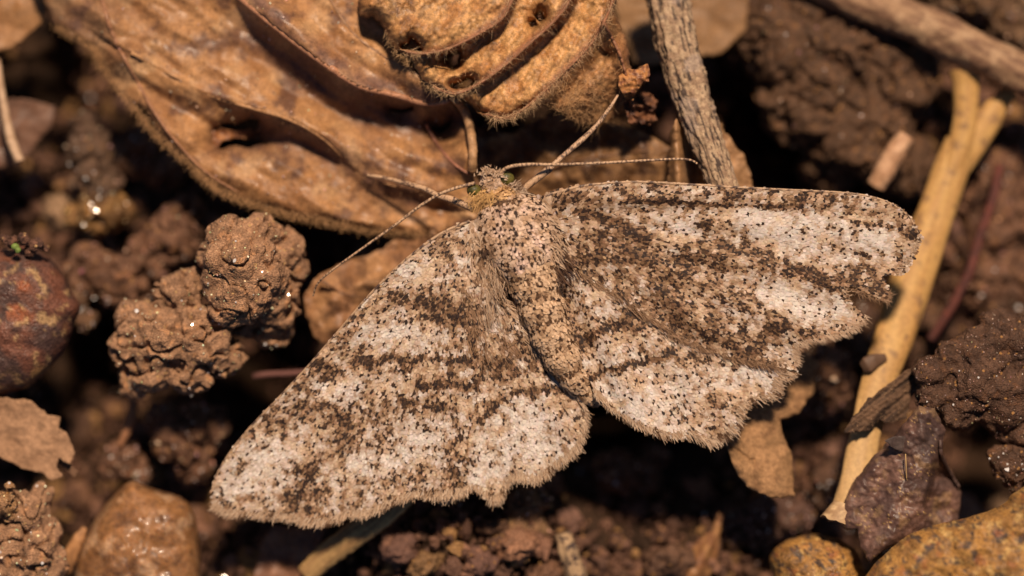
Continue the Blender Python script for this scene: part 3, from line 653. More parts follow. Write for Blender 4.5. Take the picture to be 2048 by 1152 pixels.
leaf("leaf_scrap", "flat tan leaf scrap poking out under the pale hindwing", [(1436, 872), (1470, 820), (1540, 740), (1610, 700), (1640, 730), (1630, 780), (1598, 828), (1562, 842), (1566, 870), (1584, 910), (1588, 990), (1562, 999), (1520, 986), (1492, 974), (1468, 936), (1456, 900)], z_rh, tones((.38, .21, .1), (.27, .15, .07), 50, 14, (.16, .08, .04), .5), 15, 3, .22, rough_amp=4)
leaf("dead_leaf", "smooth tan leaf lying behind the grey lichen covered stick", [(1225, -60), (1236, 50), (1270, 128), (1300, 132), (1400, 112), (1440, 108), (1490, 60), (1505, -60)], wavy(-8.0, -.05, .1, 1350, 40, .5, 120, 16), tones((.3, .165, .075), (.22, .115, .05), 120, 17), 18, 5, .15, mat_=M_LEAF)
def z_curl(X, Y, d): return -3.0 + 1.3 * np.exp(-((X - 1352 - .05 * (Y - 250)) / 15) ** 2) - 1.2 * np.exp(-((X - 1392) / 22) ** 2) - .9 * sstep(1420, 1510, X) + .2 * fbm(p2(X / 30, Y / 30), 3, 19) + .05 * fbm(p2(X / 8, Y / 8), 3, 20)
leaf("curled_leaf", "pale tan leaf with a rolled rim passing under the stick's lower end", [(1340, 262), (1352, 240), (1372, 232), (1400, 244), (1432, 236), (1462, 278), (1492, 318), (1512, 400), (1330, 400), (1338, 330)], z_curl, tones((.42, .23, .11), (.3, .16, .07), 45, 21, (.2, .1, .05), .5), 22, 3, .14, mat_=M_LEAF, rough_amp=5)
leaf("dead_leaf", "mottled brown leaf lying under the moth's head and foreleg", [(930, 250), (1020, 270), (1100, 225), (1200, 240), (1290, 265), (1350, 300), (1370, 420), (1180, 460), (1000, 440), (930, 360)], wavy(-4.9, .05, -.12, 1150, 330, .9, 70, 23, .08), tones((.3, .16, .07), (.18, .09, .04), 60, 24, (.09, .045, .028), .8), 25, 4, .12, mat_=M_LEAF, hairs=1200,
     veins=(([(1000, 400), (1120, 330), (1300, 300)], .12, .06, (.2, .1, .05)), ([(1120, 330), (1180, 270)], .08, .05, (.2, .1, .05))))
leaf("dead_leaf", "orange tan leaf end hanging over the dark hollow", [(-60, -60), (70, -60), (92, 20), (80, 48), (50, 76), (16, 98), (-60, 120)], wavy(-6.5, -.02, .05, 20, 30, .5, 80, 26), tones((.4, .2, .085), (.3, .15, .06), 70, 27), 28, 5, .14, mat_=M_LEAF)
leaf("dead_leaf", "dull reddish brown leaf slab under the thin pale straw", [(-60, 190), (60, 200), (112, 214), (104, 250), (70, 290), (40, 330), (-60, 345)], wavy(-8, .02, .05, 40, 260, .5, 80, 29), tones((.2, .1, .06), (.13, .065, .04), 70, 30), 31, 5, .14, mat_=M_LEAF)
leaf("leaf_scrap", "russet leaf flake below the speckled wing tip's lower edge", [(505, 1165), (520, 1090), (545, 1050), (600, 1055), (655, 1050), (640, 1090), (600, 1150), (590, 1190), (500, 1190)], wavy(-6, .1, -.1, 580, 1100, .5, 60, 32), tones((.27, .12, .06), (.18, .08, .045), 50, 33), 34, 4, .15, mat_=M_LEAF)["label"] = "russet leaf flake beside the straw under the wing"
def z_husk(X, Y, d): return -6.2 + .9 * sstep(0, 26, d) + .12 * fbm(p2(X / 12, Y / 12), 3, 35)
leaf("leaf_husk", "small spindle shaped orange husk with a thin tail", [(1338, 1180), (1366, 1112), (1398, 1080), (1424, 1062), (1436, 1024), (1446, 1030), (1440, 1066), (1436, 1110), (1410, 1175)], z_husk, tones((.36, .18, .07), (.25, .11, .05), 30, 36), 37, 3.5, .15, mat_=M_LEAF, rough_amp=2, cat="husk")
leaf("leaf_scrap", "dull red leaf flake among crumbs below the ragged hindwing", [(830, 1120), (900, 1095), (1000, 1090), (1040, 1110), (1000, 1150), (900, 1165), (840, 1150)], wavy(-6.6, 0, 0, 920, 1120, .5, 60, 38), tones((.17, .075, .045), (.11, .05, .032), 50, 39), 40, 4, .15, mat_=M_LEAF)
leaf("leaf_scrap", "purplish red leaf flake resting beside the straw", [(780, 1040), (830, 1020), (860, 1050), (850, 1090), (800, 1100), (770, 1075)], wavy(-6.8, 0, 0, 820, 1060, .6, 50, 58), tones((.2, .085, .06), (.12, .05, .04), 40, 59), 60, 4, .15, mat_=M_LEAF)

# purple-brown curled leaf on the right, folded over the stalk's foot
V_D = smooth([(1850, 815), (1838, 880), (1830, 950), (1800, 1030), (1740, 1110)], 50)
def z_dark(X, Y, d):
    dv, sv, pv, _, _ = seg_dist(X, Y, V_D)
    z = -.35 + .7 * np.exp(-(dv / 42) ** 2) - .25 * sstep(20, 110, dv) + .35 * fbm(p2(X / 40, Y / 40), 3, 50) + .07 * fbm(p2(X / 8, Y / 8), 3, 51)
    z = z - 1.7 * sstep(0, 16, np.where((X - 1828) * .9 - (Y - 960) * .1 > 12, dv - 26, 0)) * sstep(900, 960, Y)
    return z - .45 * np.exp(-d / 8)
def c_dark(X, Y, d):
    c = mix((.17, .09, .066), (.095, .052, .042), sstep(-.35, .35, fbm(p2(X / 45, Y / 45), 4, 52)))
    c = mix(c, (.06, .038, .034), np.exp(-(((X - 1855) / 34) ** 2 + ((Y - 890) / 80) ** 2)) * .8)
    w, _ = worley(p2(X / 6, Y / 6), 53)
    c = mix(c, (.5, .32, .13), sstep(.32, .2, w) * sstep(.0, .4, fbm(p2(X / 26, Y / 26), 2, 54)) * .9)
    return mix(c, (.33, .2, .1), sstep(.2, .5, fbm(p2(X / 35 + 5, Y / 35), 3, 55)) * .5)
DL = leaf("curled_leaf", "purplish brown leaf folded over the foot of the forked stalk", [(1836, 812), (1870, 816), (1892, 860), (1884, 905), (1908, 950), (1922, 985), (1915, 1060), (1850, 1090), (1800, 1085), (1768, 1100), (1738, 1128), (1722, 1095), (1714, 1058), (1690, 1060), (1678, 1040), (1692, 990), (1735, 925), (1790, 870)], z_dark, c_dark, 56, 2.6, .14, rough_amp=3, mat_=M_LEAF,
          veins=(([(1880, 880), (1884, 915), (1906, 955), (1920, 975)], .12, .09, (.07, .04, .032)),))
def z_flap(X, Y, d): return .55 - .012 * (X - 1770) + .1 * fbm(p2(X / 20, Y / 20), 2, 3)
v, f, X, Y, lay, d = sheet(roughen([(1770, 880), (1790, 872), (1815, 872), (1830, 890), (1822, 905), (1800, 903), (1782, 893)], 4, 2, .08, 4), z_flap, thick=.12, res=2.4)
add("torn_flap", v, f, np.tile((.06, .04, .034), (len(v), 1)), M_LEAF, DL)
P = W([1811, 1812, 1813], [908, 930, 958], [.5, .6, .3]); v, fs, U, V = tube(smooth(P, 20), .035, 6); add("fibre", v, fs, np.tile((.5, .33, .15), (len(v), 1)), M_HAIR, DL)
def c_spl(X, Y, d):
    u = (X * .78 - Y * .62) / 90; w_ = (X * .62 + Y * .78) / 5
    return mix((.15, .085, .05), (.04, .024, .017), sstep(-.3, .3, fbm(p2(u, w_), 4, 60)))
def z_spl(X, Y, d): return -1.1 - .012 * (X - 1690) * .5 + .25 * noise(p2((X * .78 - Y * .62) / 90, (X * .62 + Y * .78) / 8), 61) + .12 * fbm(p2(X / 6, Y / 6), 2, 62)
sp = leaf("bark_splinter", "pointed dark fibrous bark splinter lying across the yellow stalk", [(1688, 866), (1702, 838), (1735, 800), (1770, 772), (1812, 742), (1850, 722), (1862, 740), (1838, 775), (1820, 800), (1816, 835), (1795, 842), (1776, 846), (1758, 838), (1742, 858), (1716, 864)], z_spl, c_spl, 63, 2.6, .2, rough_amp=4, cat="splinter", hairs=500)

# ------------------------------------------------------------------ sticks, stalks, straws
def stick(name, label, pts, radii, zs, cfun, mat_, seed, n=150, nseg=40, disp=.12, fine=.1, flat=1.0, cat="stick", stretch=.9, group=None, ridge=0):
    p = smooth(pts, n); z = np.interp(np.linspace(0, 1, n), np.linspace(0, 1, len(zs)), zs); r = np.interp(np.linspace(0, 1, n), np.linspace(0, 1, len(radii)), radii) / PX
    P = W(p[:, 0], p[:, 1], z)
    def dsp(u, a):
        q = np.stack((u / stretch, np.cos(a) * 1.6, np.sin(a) * 1.6), 1); q2 = np.stack((u / .35, np.cos(a) * 5, np.sin(a) * 5), 1)
        return disp * fbm(q, 3, seed) + fine * fbm(q2, 3, seed + 4) + ridge * noise(np.stack((u / 1.6, np.cos(a) * 5.5, np.sin(a) * 5.5), 1), seed + 9)
    v, fs, U, V = tube(P, r, nseg, dsp, flat)
    o = add(name, v, fs, cfun(U, V, v), mat_); return tag(o, label, cat, group)

def c_lichen(U, V, v):
    q = np.stack((U / 1.3, np.cos(V) * 6.5, np.sin(V) * 6.5), 1)
    n1 = fbm(q, 4, 5, .6); n2 = fbm(v / .35, 3, 6)
    c = mix((.38, .265, .165), (.25, .16, .1), sstep(-.3, .3, n2))
    c = mix(c, (.05, .033, .026), sstep(.12, .3, n1) * .95)
    return mix(c, (.3, .23, .19), sstep(.2, .5, fbm(v / 1.5 + 3, 2, 7)) * .5)
stick("lichen_stick", "grey tan stick with black bark cracks ending under the forewing", [(1318, -60), (1335, 0), (1352, 80), (1372, 160), (1395, 230), (1420, 300), (1448, 380), (1462, 430)], [44, 43, 42, 40, 36, 32, 29, 28], [-3.6, -3.2, -2.7, -2.2, -1.8, -1.5, -1.2, -1.2], c_lichen, M_WOOD, 11, 260, 72, .1, .1, ridge=.16)
def c_wood(U, V, v):
    q = np.stack((U / 2.5, np.cos(V) * 5, np.sin(V) * 5), 1); n1 = fbm(q, 4, 15, .6)
    c = mix((.3, .18, .1), (.16, .085, .05), sstep(-.3, .3, n1)); return mix(c, (.4, .26, .15), sstep(.25, .5, fbm(v / 1.2, 2, 16)) * .6)
stick("woody_stick", "thick brown woody stick lying slantwise above the forked stalk", [(1590, -60), (1690, -8), (1780, 25), (1870, 62), (1960, 108), (2050, 150), (2120, 185)], [36, 38, 40, 42, 42, 42, 42], [-7.2, -7, -6.8, -6.6, -6.4, -6.2, -6], c_wood, M_WOOD, 21, 160, 40, .12, .08, stretch=2.2)
def c_stalk(U, V, v):
    q = np.stack((U / 3, np.cos(V) * 4, np.sin(V) * 4), 1); c = mix((.46, .27, .09), (.37, .2, .065), sstep(-.3, .3, fbm(q, 3, 25)))
    c = mix(c, (.2, .11, .05), sstep(.35, .5, fbm(v / .6, 3, 26)) * .8); return mix(c, (.5, .34, .17), sstep(-4, -1.5, v[:, 2]) * .5)
FK = empty("forked_stalk", W(1800, 620, -7), "straw yellow flattened stalk with a forked upper end", "stalk")
def branch(name, pts, radii, zs, flat=.6, seed=3, cap=True):
    n = 140; p = smooth(pts, n); k = np.linspace(0, 1, n); z = np.interp(k, np.linspace(0, 1, len(zs)), zs); r = np.interp(k, np.linspace(0, 1, len(radii)), radii) / PX
    P = W(p[:, 0], p[:, 1], z)
    v, fs, U, V = tube(P, r, 32, lambda u, a: .07 * fbm(np.stack((u / 3, np.cos(a) * 2, np.sin(a) * 2), 1), 3, seed) + .02 * fbm(np.stack((u / .3, np.cos(a) * 4, np.sin(a) * 4), 1), 2, seed), flat, cap)
    return add(name, v, fs, c_stalk(U, V, v), M_STALK, FK)
branch("stem", [(1690, 1040), (1712, 960), (1732, 860), (1752, 780), (1782, 690), (1815, 590), (1845, 500), (1878, 410), (1905, 330), (1922, 285)], [34, 33, 31, 34, 40, 44, 42, 38, 36, 34], [-1.6, -2, -2.6, -3.2, -4, -5, -5.8, -6.4, -6.8, -7], .55)
branch("fork", [(1900, 350), (1922, 285), (1932, 220), (1932, 170), (1930, 140)], [24, 26, 25, 27, 33], [-6.6, -6.8, -6.9, -7, -7], .7, 5)
branch("fork", [(1905, 350), (1945, 290), (1975, 240), (2000, 205), (2022, 178)], [26, 30, 30, 20, 17], [-6.9, -7.1, -7.2, -7.3, -7.4], .5, 6)
v, f, X, Y, lay, d = sheet([(1900, 330), (1925, 250), (1950, 222), (1985, 226), (1992, 240), (1965, 290), (1930, 340)], lambda X, Y, d: -6.9 + .1 * fbm(p2(X / 20, Y / 20), 2, 3), thick=.4, res=4)
add("web", v, f, mix((.4, .24, .085), (.28, .15, .055), sstep(-.3, .3, fbm(p2(X / 20, Y / 20), 3, 4))), M_STALK, FK)
scar = branch("scar", [(1726, 735), (1735, 730), (1748, 722), (1772, 715)], [12, 17, 15, 8], [-2.9, -2.75, -2.8, -3.1], .4, 8); scar["label"] = "dark scar band across the stalk"; scar.data.attributes['col'].data.foreach_set('color', np.tile((.1, .055, .033, 1), len(scar.data.vertices)).astype(np.float32))
# frayed open foot of the stalk
a = np.linspace(0, 2 * math.pi, 36, endpoint=False); nr = 10
vv = []
for k in range(nr):
    t = k / (nr - 1); cx, cy = 1700 - 22 * t, 1010 + 34 * t; rx = 34 + 6 * t; rz = .55 + .25 * t
    jag = (.35 * noise(np.stack((np.cos(a) * 3, np.sin(a) * 3, a * 0 + 2), 1), 3)) * t ** 3 * 30
    vv.append(W(cx + np.cos(a) * rx * .92 - jag * .5, cy + np.cos(a) * rx * .3 + jag, -1.35 + np.sin(a) * rz))
vv = np.vstack(vv); i = np.arange(nr - 1)[:, None] * 36; j = np.arange(36)[None]; f = np.stack((i + j, i + (j + 1) % 36, i + 36 + (j + 1) % 36, i + 36 + j), -1).reshape(-1, 4)
add("frayed_foot", vv, f, mix((.5, .34, .18), (.3, .18, .09), sstep(-.3, .3, fbm(vv / .4, 3, 8))), M_STALK, FK)
def c_pale(U, V, v): return mix((.52, .31, .18), (.4, .22, .12), sstep(-.3, .3, fbm(v / .6, 3, 35)))
stick("twig_piece", "short pale pinkish twig piece lying on the big dark clod", [(1752, 372), (1768, 345), (1788, 308), (1812, 272)], [19, 22, 21, 18], [-6.2, -6, -5.9, -6], c_pale, M_STALK, 31, 60, 26, .14, .08, cat="twig")
stick("thin_straw", "thin pale straw standing at the edge of the dark hollow", [(-6, 120), (2, 180), (12, 235), (24, 285), (40, 324)], [7, 8, 9, 11, 10], [-6.5, -6, -5.6, -5.2, -5], lambda U, V, v: mix((.45, .3, .19), (.35, .22, .13), sstep(-.3, .3, fbm(v / .5, 2, 3))), M_STALK, 33, 60, 16, .06, .04, cat="straw")
def c_straw(U, V, v):
    q = np.stack((U / 4, np.cos(V) * 5, np.sin(V) * 5), 1); return mix((.4, .25, .1), (.22, .12, .05), sstep(-.3, .3, fbm(q, 3, 45)))
stick("yellow_straw", "yellow ribbed straw sticking out from under the wing", [(610, 1150), (660, 1105), (710, 1068), (760, 1030), (810, 985)], [20, 24, 26, 28, 28], [-4.6, -4.2, -3.8, -3.4, -3.2], c_straw, M_STALK, 41, 80, 36, .1, .12, .5, "straw", 2.5)
def c_lt(U, V, v): return mix((.38, .25, .14), (.06, .04, .035), sstep(.05, .25, fbm(v / .35, 3, 55)))
stick("lichen_twig", "short pale twig stub with dark blotches among the lower crumbs", [(1126, 1066), (1136, 1100), (1146, 1135), (1158, 1185)], [16, 20, 22, 24], [-4.2, -4.3, -4.6, -5], c_lt, M_WOOD, 51, 60, 26, .2, .14, cat="twig")
stick("root", "thin dark red root running beside the forked stalk", [(2000, 330), (1985, 400), (1960, 470), (1940, 540), (1905, 610), (1860, 680)], [9, 10, 10, 11, 10, 9], [-8, -7.6, -7.4, -7.2, -7.2, -7.4], lambda U, V, v: mix((.12, .035, .025), (.07, .025, .02), sstep(-.3, .3, fbm(v / .5, 2, 3))), M_WOOD, 61, 80, 14, .1, .08, cat="root")
stick("root", "thin reddish root crossing the black gap beside the wing edge", [(505, 752), (540, 748), (590, 746), (640, 742)], [6, 6, 6, 5], [-6, -6, -6, -6], lambda U, V, v: np.tile((.14, .06, .05), (len(v), 1)), M_WOOD, 63, 40, 12, .1, .08, cat="root")
stick("root", "orange root tip between the dim clod and the blocky clod", [(268, 800), (262, 835), (252, 865), (240, 892)], [9, 11, 10, 6], [-7, -6.8, -6.8, -7], lambda U, V, v: np.tile((.3, .14, .07), (len(v), 1)), M_WOOD, 65, 40, 14, .12, .08, cat="root")
stick("leaf_stalk", "orange leaf stalk beside the amber pebble", [(128, 1140), (142, 1110), (156, 1080), (170, 1055)], [14, 16, 13, 5], [-5, -4.6, -4.4, -4.4], lambda U, V, v: mix((.38, .19, .08), (.25, .12, .05), sstep(-.3, .3, fbm(v / .4, 2, 3))), M_STALK, 67, 40, 18, .2, .08, .5, "stalk")
# crumbly plant bit with one green speck on the red stone
CR = empty("plant_crumb", W(45, 490, -2), "tiny reddish plant crumb with a green speck on the rounded stone", "plant crumb")
v, f, n, w2, c2, d = clump(balls_px([(20, 484, 14, -1.6), (48, 478, 13, -1.4), (72, 490, 14, -1.6), (92, 497, 9, -1.9), (5, 476, 9, -1.9), (60, 500, 12, -1.9)]), .08, .3, 131)
add("crumb", v, f, mix((.17, .08, .05), (.07, .035, .025), c2), M_SOIL, CR)
v, f, n, w2, c2, d = clump(balls_px([(30, 494, 8, -1.2), (36, 500, 6, -1.2)]), .06, .1, 137)
add("green_speck", v, f, np.tile((.16, .22, .05), (len(v), 1)), M_STALK, CR)

# ------------------------------------------------------------------ the moth
MOTH = empty("moth", W(1040, 520, -2), "speckled pinkish brown moth resting with spread wings, one forewing torn", "moth")
CREAM, GREYW, TANS, BRN, DRK = map(np.array, ((.59, .44, .315), (.63, .555, .5), (.36, .222, .13), (.14, .073, .038), (.024, .014, .012)))

def field(x, y, strokes):
    s = np.zeros(len(x))
    for pts, w, a in strokes:
        d = seg_dist(x, y, smooth(pts, 24) if len(pts) > 2 else np.array(pts))[0] if len(pts) > 1 else np.hypot(x - pts[0][0], y - pts[0][1])
        g = a * np.exp(-(d / w) ** 2); s = np.where(np.abs(g) > np.abs(s), g, s) if a > 0 else s + g
    return s

def wing(name, label, poly, base, zf, dark, tone, seed, fringe, streak=None, blur=0, hairs=(), costa=None, speck=.2, brown=.17):
    poly = np.array(poly, float)
    def zt(X, Y, d): return zf(X, Y)
    v, f, X, Y, lay, d = sheet(poly, zt, thick=.05, res=6)
    o = add(name, v, f, np.tile((.3, .19, .115), (len(v), 1)), M_CHITIN, MOTH); o["label"] = label
    # scales in rows, roots towards the body, broad ends towards the margin
    sx, sy = 3.5, 3.9; x0, y0 = poly.min(0); x1, y1 = poly.max(0)
    gx, gy = np.meshgrid(np.arange(x0 - 4, x1 + 4, sx), np.arange(y0 - 4, y1 + 4, sy)); gx[1::2] += sx / 2
    x = gx.ravel() + rng.normal(0, 1.0, gx.size); y = gy.ravel() + rng.normal(0, 1.0, gx.size)
    k = inside(x, y, poly); x, y = x[k], y[k]; n = len(x)
    dx, dy = x - base[0], y - base[1]; ang = np.arctan2(-dy, dx) + rng.normal(0, .16, n) + .12 * fbm(p2(x / 60, y / 60), 2, seed)
    cx, cy = x + np.cos(ang) * 3, y - np.sin(ang) * 3            # colour is taken where the scale lies
    D = field(cx, cy, dark); T = field(cx, cy, tone)
    patch = fbm(p2(cx / 62, cy / 62), 3, seed + 1); clus = fbm(p2(cx / 8, cy / 8), 2, seed + 2); fine = fbm(p2(cx / 17, cy / 17), 3, seed + 3)
    va = np.arctan2(cy - base[1], cx - base[0]); rad = np.hypot(cx - base[0], cy - base[1])
    D = D + .22 * sstep(.72, 1, np.cos(va * 34 + seed)) * sstep(250, 600, rad)
    q = D + .34 * np.clip(patch, -1, 1) + .5 * fine + 1.2 * T + brown
    # probability of a dark, a brown, a tan scale
    pd = speck + .8 * np.clip(D, 0, 1.2) * (.7 + .6 * fine) + .14 * patch + .3 * fine + .3 * brown + .35 * T
    hd = rng.uniform(0, 1, n) * .55 + .45 * (1 - np.clip(.5 + .85 * clus, 0, 1))
    isd = hd < np.clip(pd, .03, .95) * .78 + .06
    pale = mix(CREAM, GREYW, sstep(-.3, .25, fbm(p2(cx / 46 + 11, cy / 46), 3, seed + 4) - .9 * T))
    cc = mix(pale, TANS, np.clip(.4 + 1.1 * q + .35 * fine + rng.normal(0, .13, n), 0, 1))
    cc = mix(cc, BRN, sstep(.25, .9, q + .3 * fine + rng.normal(0, .2, n)) * .9)
    cc = np.where(isd[:, None], mix(DRK, BRN * .6, rng.uniform(0, 1, n) ** 2), cc)
    cc = cc * np.exp(rng.normal(0, .085, (n, 1))) * (1 + rng.normal(0, .02, (n, 3)))
    e = 2.0; zz = zf(x, y); gxz = (zf(x + e, y) - zz) / (e / PX); gyz = -(zf(x, y + e) - zz) / (e / PX)
    nr = np.stack((-gxz, -gyz, np.ones(n)), 1) + rng.normal(0, .06, (n, 3)); nr /= np.linalg.norm(nr, axis=1)[:, None]
    pos = W(x, y, zz); dr = np.stack((np.cos(ang), np.sin(ang), np.zeros(n)), 1)
    sv, sf, si = scales3d(pos, dr, nr, rng.uniform(.2, .27, n), rng.uniform(.115, .155, n), rng.uniform(.02, .065, n))
    so = add("scales", sv, sf, cc[si], M_SCALE, o, smooth_sh=False); so["kind"] = "stuff"
    # fringe of long narrow scales along the outer margin
    if fringe is not None:
        pts, L = fringe; fx, fy, fa = along(pts, int(np.hypot(*np.diff(np.array(pts, float), axis=0).T).sum() * 2.6), 2.5)
        n = len(fx); out = np.arctan2(-(fy - base[1]), fx - base[0]); a = out + rng.normal(0, .22, n)
        back = rng.uniform(0, 8, n); fx = fx - np.cos(out) * back; fy = fy + np.sin(out) * back
        rt = W(fx, fy, zf(fx, fy) + rng.uniform(.02, .08, n)); dd = np.stack((np.cos(a), np.sin(a), rng.normal(-.05, .15, n)), 1)
        v, f, h, t = ribbons(rt, dd, L * rng.uniform(.6, 1.25, n), rng.uniform(.05, .09, n), rng.normal(0, .12, (n, 3)))
        fc = mix(CREAM * .95, TANS, rng.uniform(0, 1, n)); fd = noise(p2(fx / 22, fy / 22), seed + 9) > .28; fc = np.where((fd & (rng.uniform(0, 1, n) < .7))[:, None], BRN * .8, fc)
        fo = add("fringe", v, f, fc[h] * (.75 + .35 * t)[:, None], M_SCALE, o); fo["kind"] = "stuff"
    for pts, n, jit, ang_, spr, L, pal, hz in hairs:
        fx, fy, fa = along(pts, n, jit); a = ang_ + rng.normal(0, spr, n)
        rt = W(fx, fy, zf(fx, fy) + hz); dd = np.stack((np.cos(a), np.sin(a), rng.uniform(.02, .22, n)), 1)
        v, f, h, t = ribbons(rt, dd, L * rng.uniform(.6, 1.3, n), rng.uniform(.025, .06, n), np.stack((rng.normal(0, .1, n), rng.normal(0, .1, n), -rng.uniform(.05, .2, n)), 1))
        hc = mix(*pal, rng.uniform(0, 1, n)); ho = add("hair", v, f, hc[h], M_HAIR, o); ho["kind"] = "stuff"
    if costa is not None:
        p = smooth(costa, 200); P = W(p[:, 0], p[:, 1], zf(p[:, 0], p[:, 1]) + .0)
        v, fs, U, V = tube(P, np.linspace(.085, .045, 200), 10)
        nn = noise(np.stack((U / .45, U * 0, U * 0 + seed), 1), 3) + .4 * noise(v / .12, 4)
        add("costal_vein", v, fs, mix((.42, .27, .16), (.07, .04, .03), sstep(-.05, .2, nn)), M_CHITIN, o)
    return o

def dist(x, y, b): return np.hypot(x - b[0], y - b[1])
def ripple(x, y, b, amp, k, seed): return amp * np.sin(np.arctan2(y - b[1], x - b[0]) * k + seed) * sstep(60, 400, dist(x, y, b))

# forewing and hindwing heights (mm) over the picture
RF_IN = smooth([(1130, 520), (1190, 560), (1250, 598), (1310, 640), (1350, 668), (1420, 700), (1500, 722), (1584, 738)], 30)
def zRF(x, y): return .55 - .0010 * dist(x, y, (1085, 430)) + .35 * np.exp(-((y - 395 - .02 * (x - 1100)) / 22) ** 2) * .5 + ripple(x, y, (1085, 430), .07, 34, 0) + .12 - .25 * np.exp(-(seg_dist(x, y, RF_IN)[0] / 40) ** 2) + .06 * fbm(p2(x / 80, y / 80), 2, 3)
def zRH(x, y): return .35 - .0012 * dist(x, y, (1080, 480)) + ripple(x, y, (1080, 480), .07, 26, 1) + .05 * fbm(p2(x / 80, y / 80), 2, 4) - .35 * np.exp(-((x - 1130 - (y - 600) * .45) / 22) ** 2)
def zLF(x, y): return .75 - .0046 * np.maximum(dist(x, y, (935, 450)) - 130, 0) + ripple(x, y, (935, 450), .07, 34, 2) + .06 * fbm(p2(x / 80, y / 80), 2, 5) + .0006 * (x - 700)
def zLH(x, y): return .15 - .0046 * np.maximum(dist(x, y, (985, 540)) - 130, 0) + ripple(x, y, (985, 540), .07, 26, 3) + .05 * fbm(p2(x / 80, y / 80), 2, 6)

RH = [(1062, 470), (1160, 520), (1300, 600), (1420, 660), (1560, 715), (1588, 742), (1572, 752), (1556, 762), (1548, 790), (1512, 797), (1492, 808), (1484, 832), (1474, 852), (1462, 866), (1434, 878), (1412, 880), (1390, 868), (1352, 872), (1330, 866), (1300, 862), (1270, 845), (1240, 826), (1212, 806), (1186, 772), (1162, 728), (1140, 690), (1122, 640), (1112, 600), (1102, 556)]
dark = [([(1142, 700), (1190, 668), (1240, 645), (1292, 618)], 13, .85), ([(1180, 752), (1215, 738), (1255, 728), (1300, 720), (1345, 704)], 7, .95), ([(1345, 706), (1420, 720), (1500, 745)], 8, .3), ([(1110, 560), (1130, 620), (1150, 670)], 22, .4),
        ([(1422, 800)], 18, .5), ([(1342, 826)], 12, .35), ([(1320, 705)], 10, .6), ([(1395, 712)], 12, .4), ([(1260, 640)], 30, .35), ([(1470, 725)], 14, .3)]
tone = [([(1230, 790), (1320, 830)], 50, -.3), ([(1170, 720), (1230, 700)], 16, -.25), ([(1450, 740), (1540, 745)], 22, -.3), ([(1350, 770)], 60, -.1)]
RHO = wing("hindwing", "unbroken pale hindwing with a thin dark crossline", RH, (1075, 470), zRH, dark, tone, 101,
     ([(1588, 742), (1556, 762), (1548, 790), (1492, 806), (1474, 852), (1434, 880), (1412, 882), (1390, 870), (1330, 868), (1270, 846), (1212, 806), (1190, 780)], .42))
RF = [(1072, 400), (1112, 384), (1150, 375), (1200, 368), (1280, 364), (1380, 369), (1480, 375), (1580, 380), (1680, 385), (1740, 393), (1785, 409), (1818, 434), (1836, 462), (1840, 476), (1832, 492), (1824, 514), (1812, 540), (1797, 551), (1778, 548), (1757, 549), (1768, 566), (1776, 581), (1766, 600), (1742, 590), (1722, 580), (1700, 572), (1682, 573), (1690, 592), (1696, 605), (1727, 634), (1708, 648), (1692, 660), (1652, 672), (1604, 684), (1586, 700), (1592, 728), (1584, 738), (1545, 728), (1500, 722), (1420, 700), (1350, 668), (1310, 640), (1250, 598), (1190, 560), (1130, 520), (1085, 470)]
dark = [([(1238, 404), (1320, 404), (1400, 408), (1480, 412), (1600, 414)], 5, .75), ([(1243, 385)], 8, .9), ([(1262, 396)], 13, .6), ([(1305, 376)], 8, .6), ([(1352, 384)], 8, .5), ([(1410, 390)], 8, .6), ([(1450, 388), (1478, 392)], 10, .7), ([(1600, 396)], 16, .6), ([(1660, 396)], 10, .5), ([(1545, 384)], 8, .5),
        ([(1150, 392)], 14, .4), ([(1180, 402)], 7, .8), ([(1120, 402)], 12, .5), ([(1408, 450)], 13, 1.0), ([(1398, 480), (1370, 500)], 14, .35), ([(1150, 425), (1210, 440), (1290, 480)], 9, .75), ([(1160, 510), (1250, 505), (1340, 520), (1440, 500)], 20, .35),
        ([(1440, 490), (1520, 515), (1590, 538), (1640, 560), (1690, 585)], 13, .6), ([(1690, 560), (1730, 545), (1750, 560)], 20, .5), ([(1350, 518)], 12, .6), ([(1160, 515)], 14, .75), ([(1350, 640)], 15, .9), ([(1480, 662)], 12, .85), ([(1535, 664)], 14, .75), ([(1330, 560), (1345, 610)], 20, .4), ([(1450, 535)], 12, .6),
        ([(1300, 530), (1400, 560), (1500, 600)], 26, .25), ([(1560, 640), (1500, 690), (1420, 680)], 22, .4), ([(1822, 473)], 6, 1.1), ([(1797, 517)], 7, 1.1), ([(1790, 540), (1830, 500)], 5, .4), ([(1740, 515), (1700, 500), (1650, 485)], 6, .45), ([(1780, 455), (1690, 440)], 4, .4), ([(1570, 470), (1700, 470)], 10, .3), ([(1600, 660), (1680, 655)], 12, .4), ([(1195, 475), (1250, 520)], 20, .35)]
tone = [([(1380, 455), (1330, 450)], 26, -.3), ([(1500, 440), (1560, 460), (1680, 470), (1760, 480)], 34, -.45), ([(1520, 590), (1600, 610), (1680, 620)], 28, -.45), ([(1560, 450)], 60, -.15), ([(1700, 415), (1800, 440)], 24, .12), ([(1230, 530), (1300, 600), (1400, 640)], 50, .18), ([(1180, 470), (1290, 500)], 40, .2)]
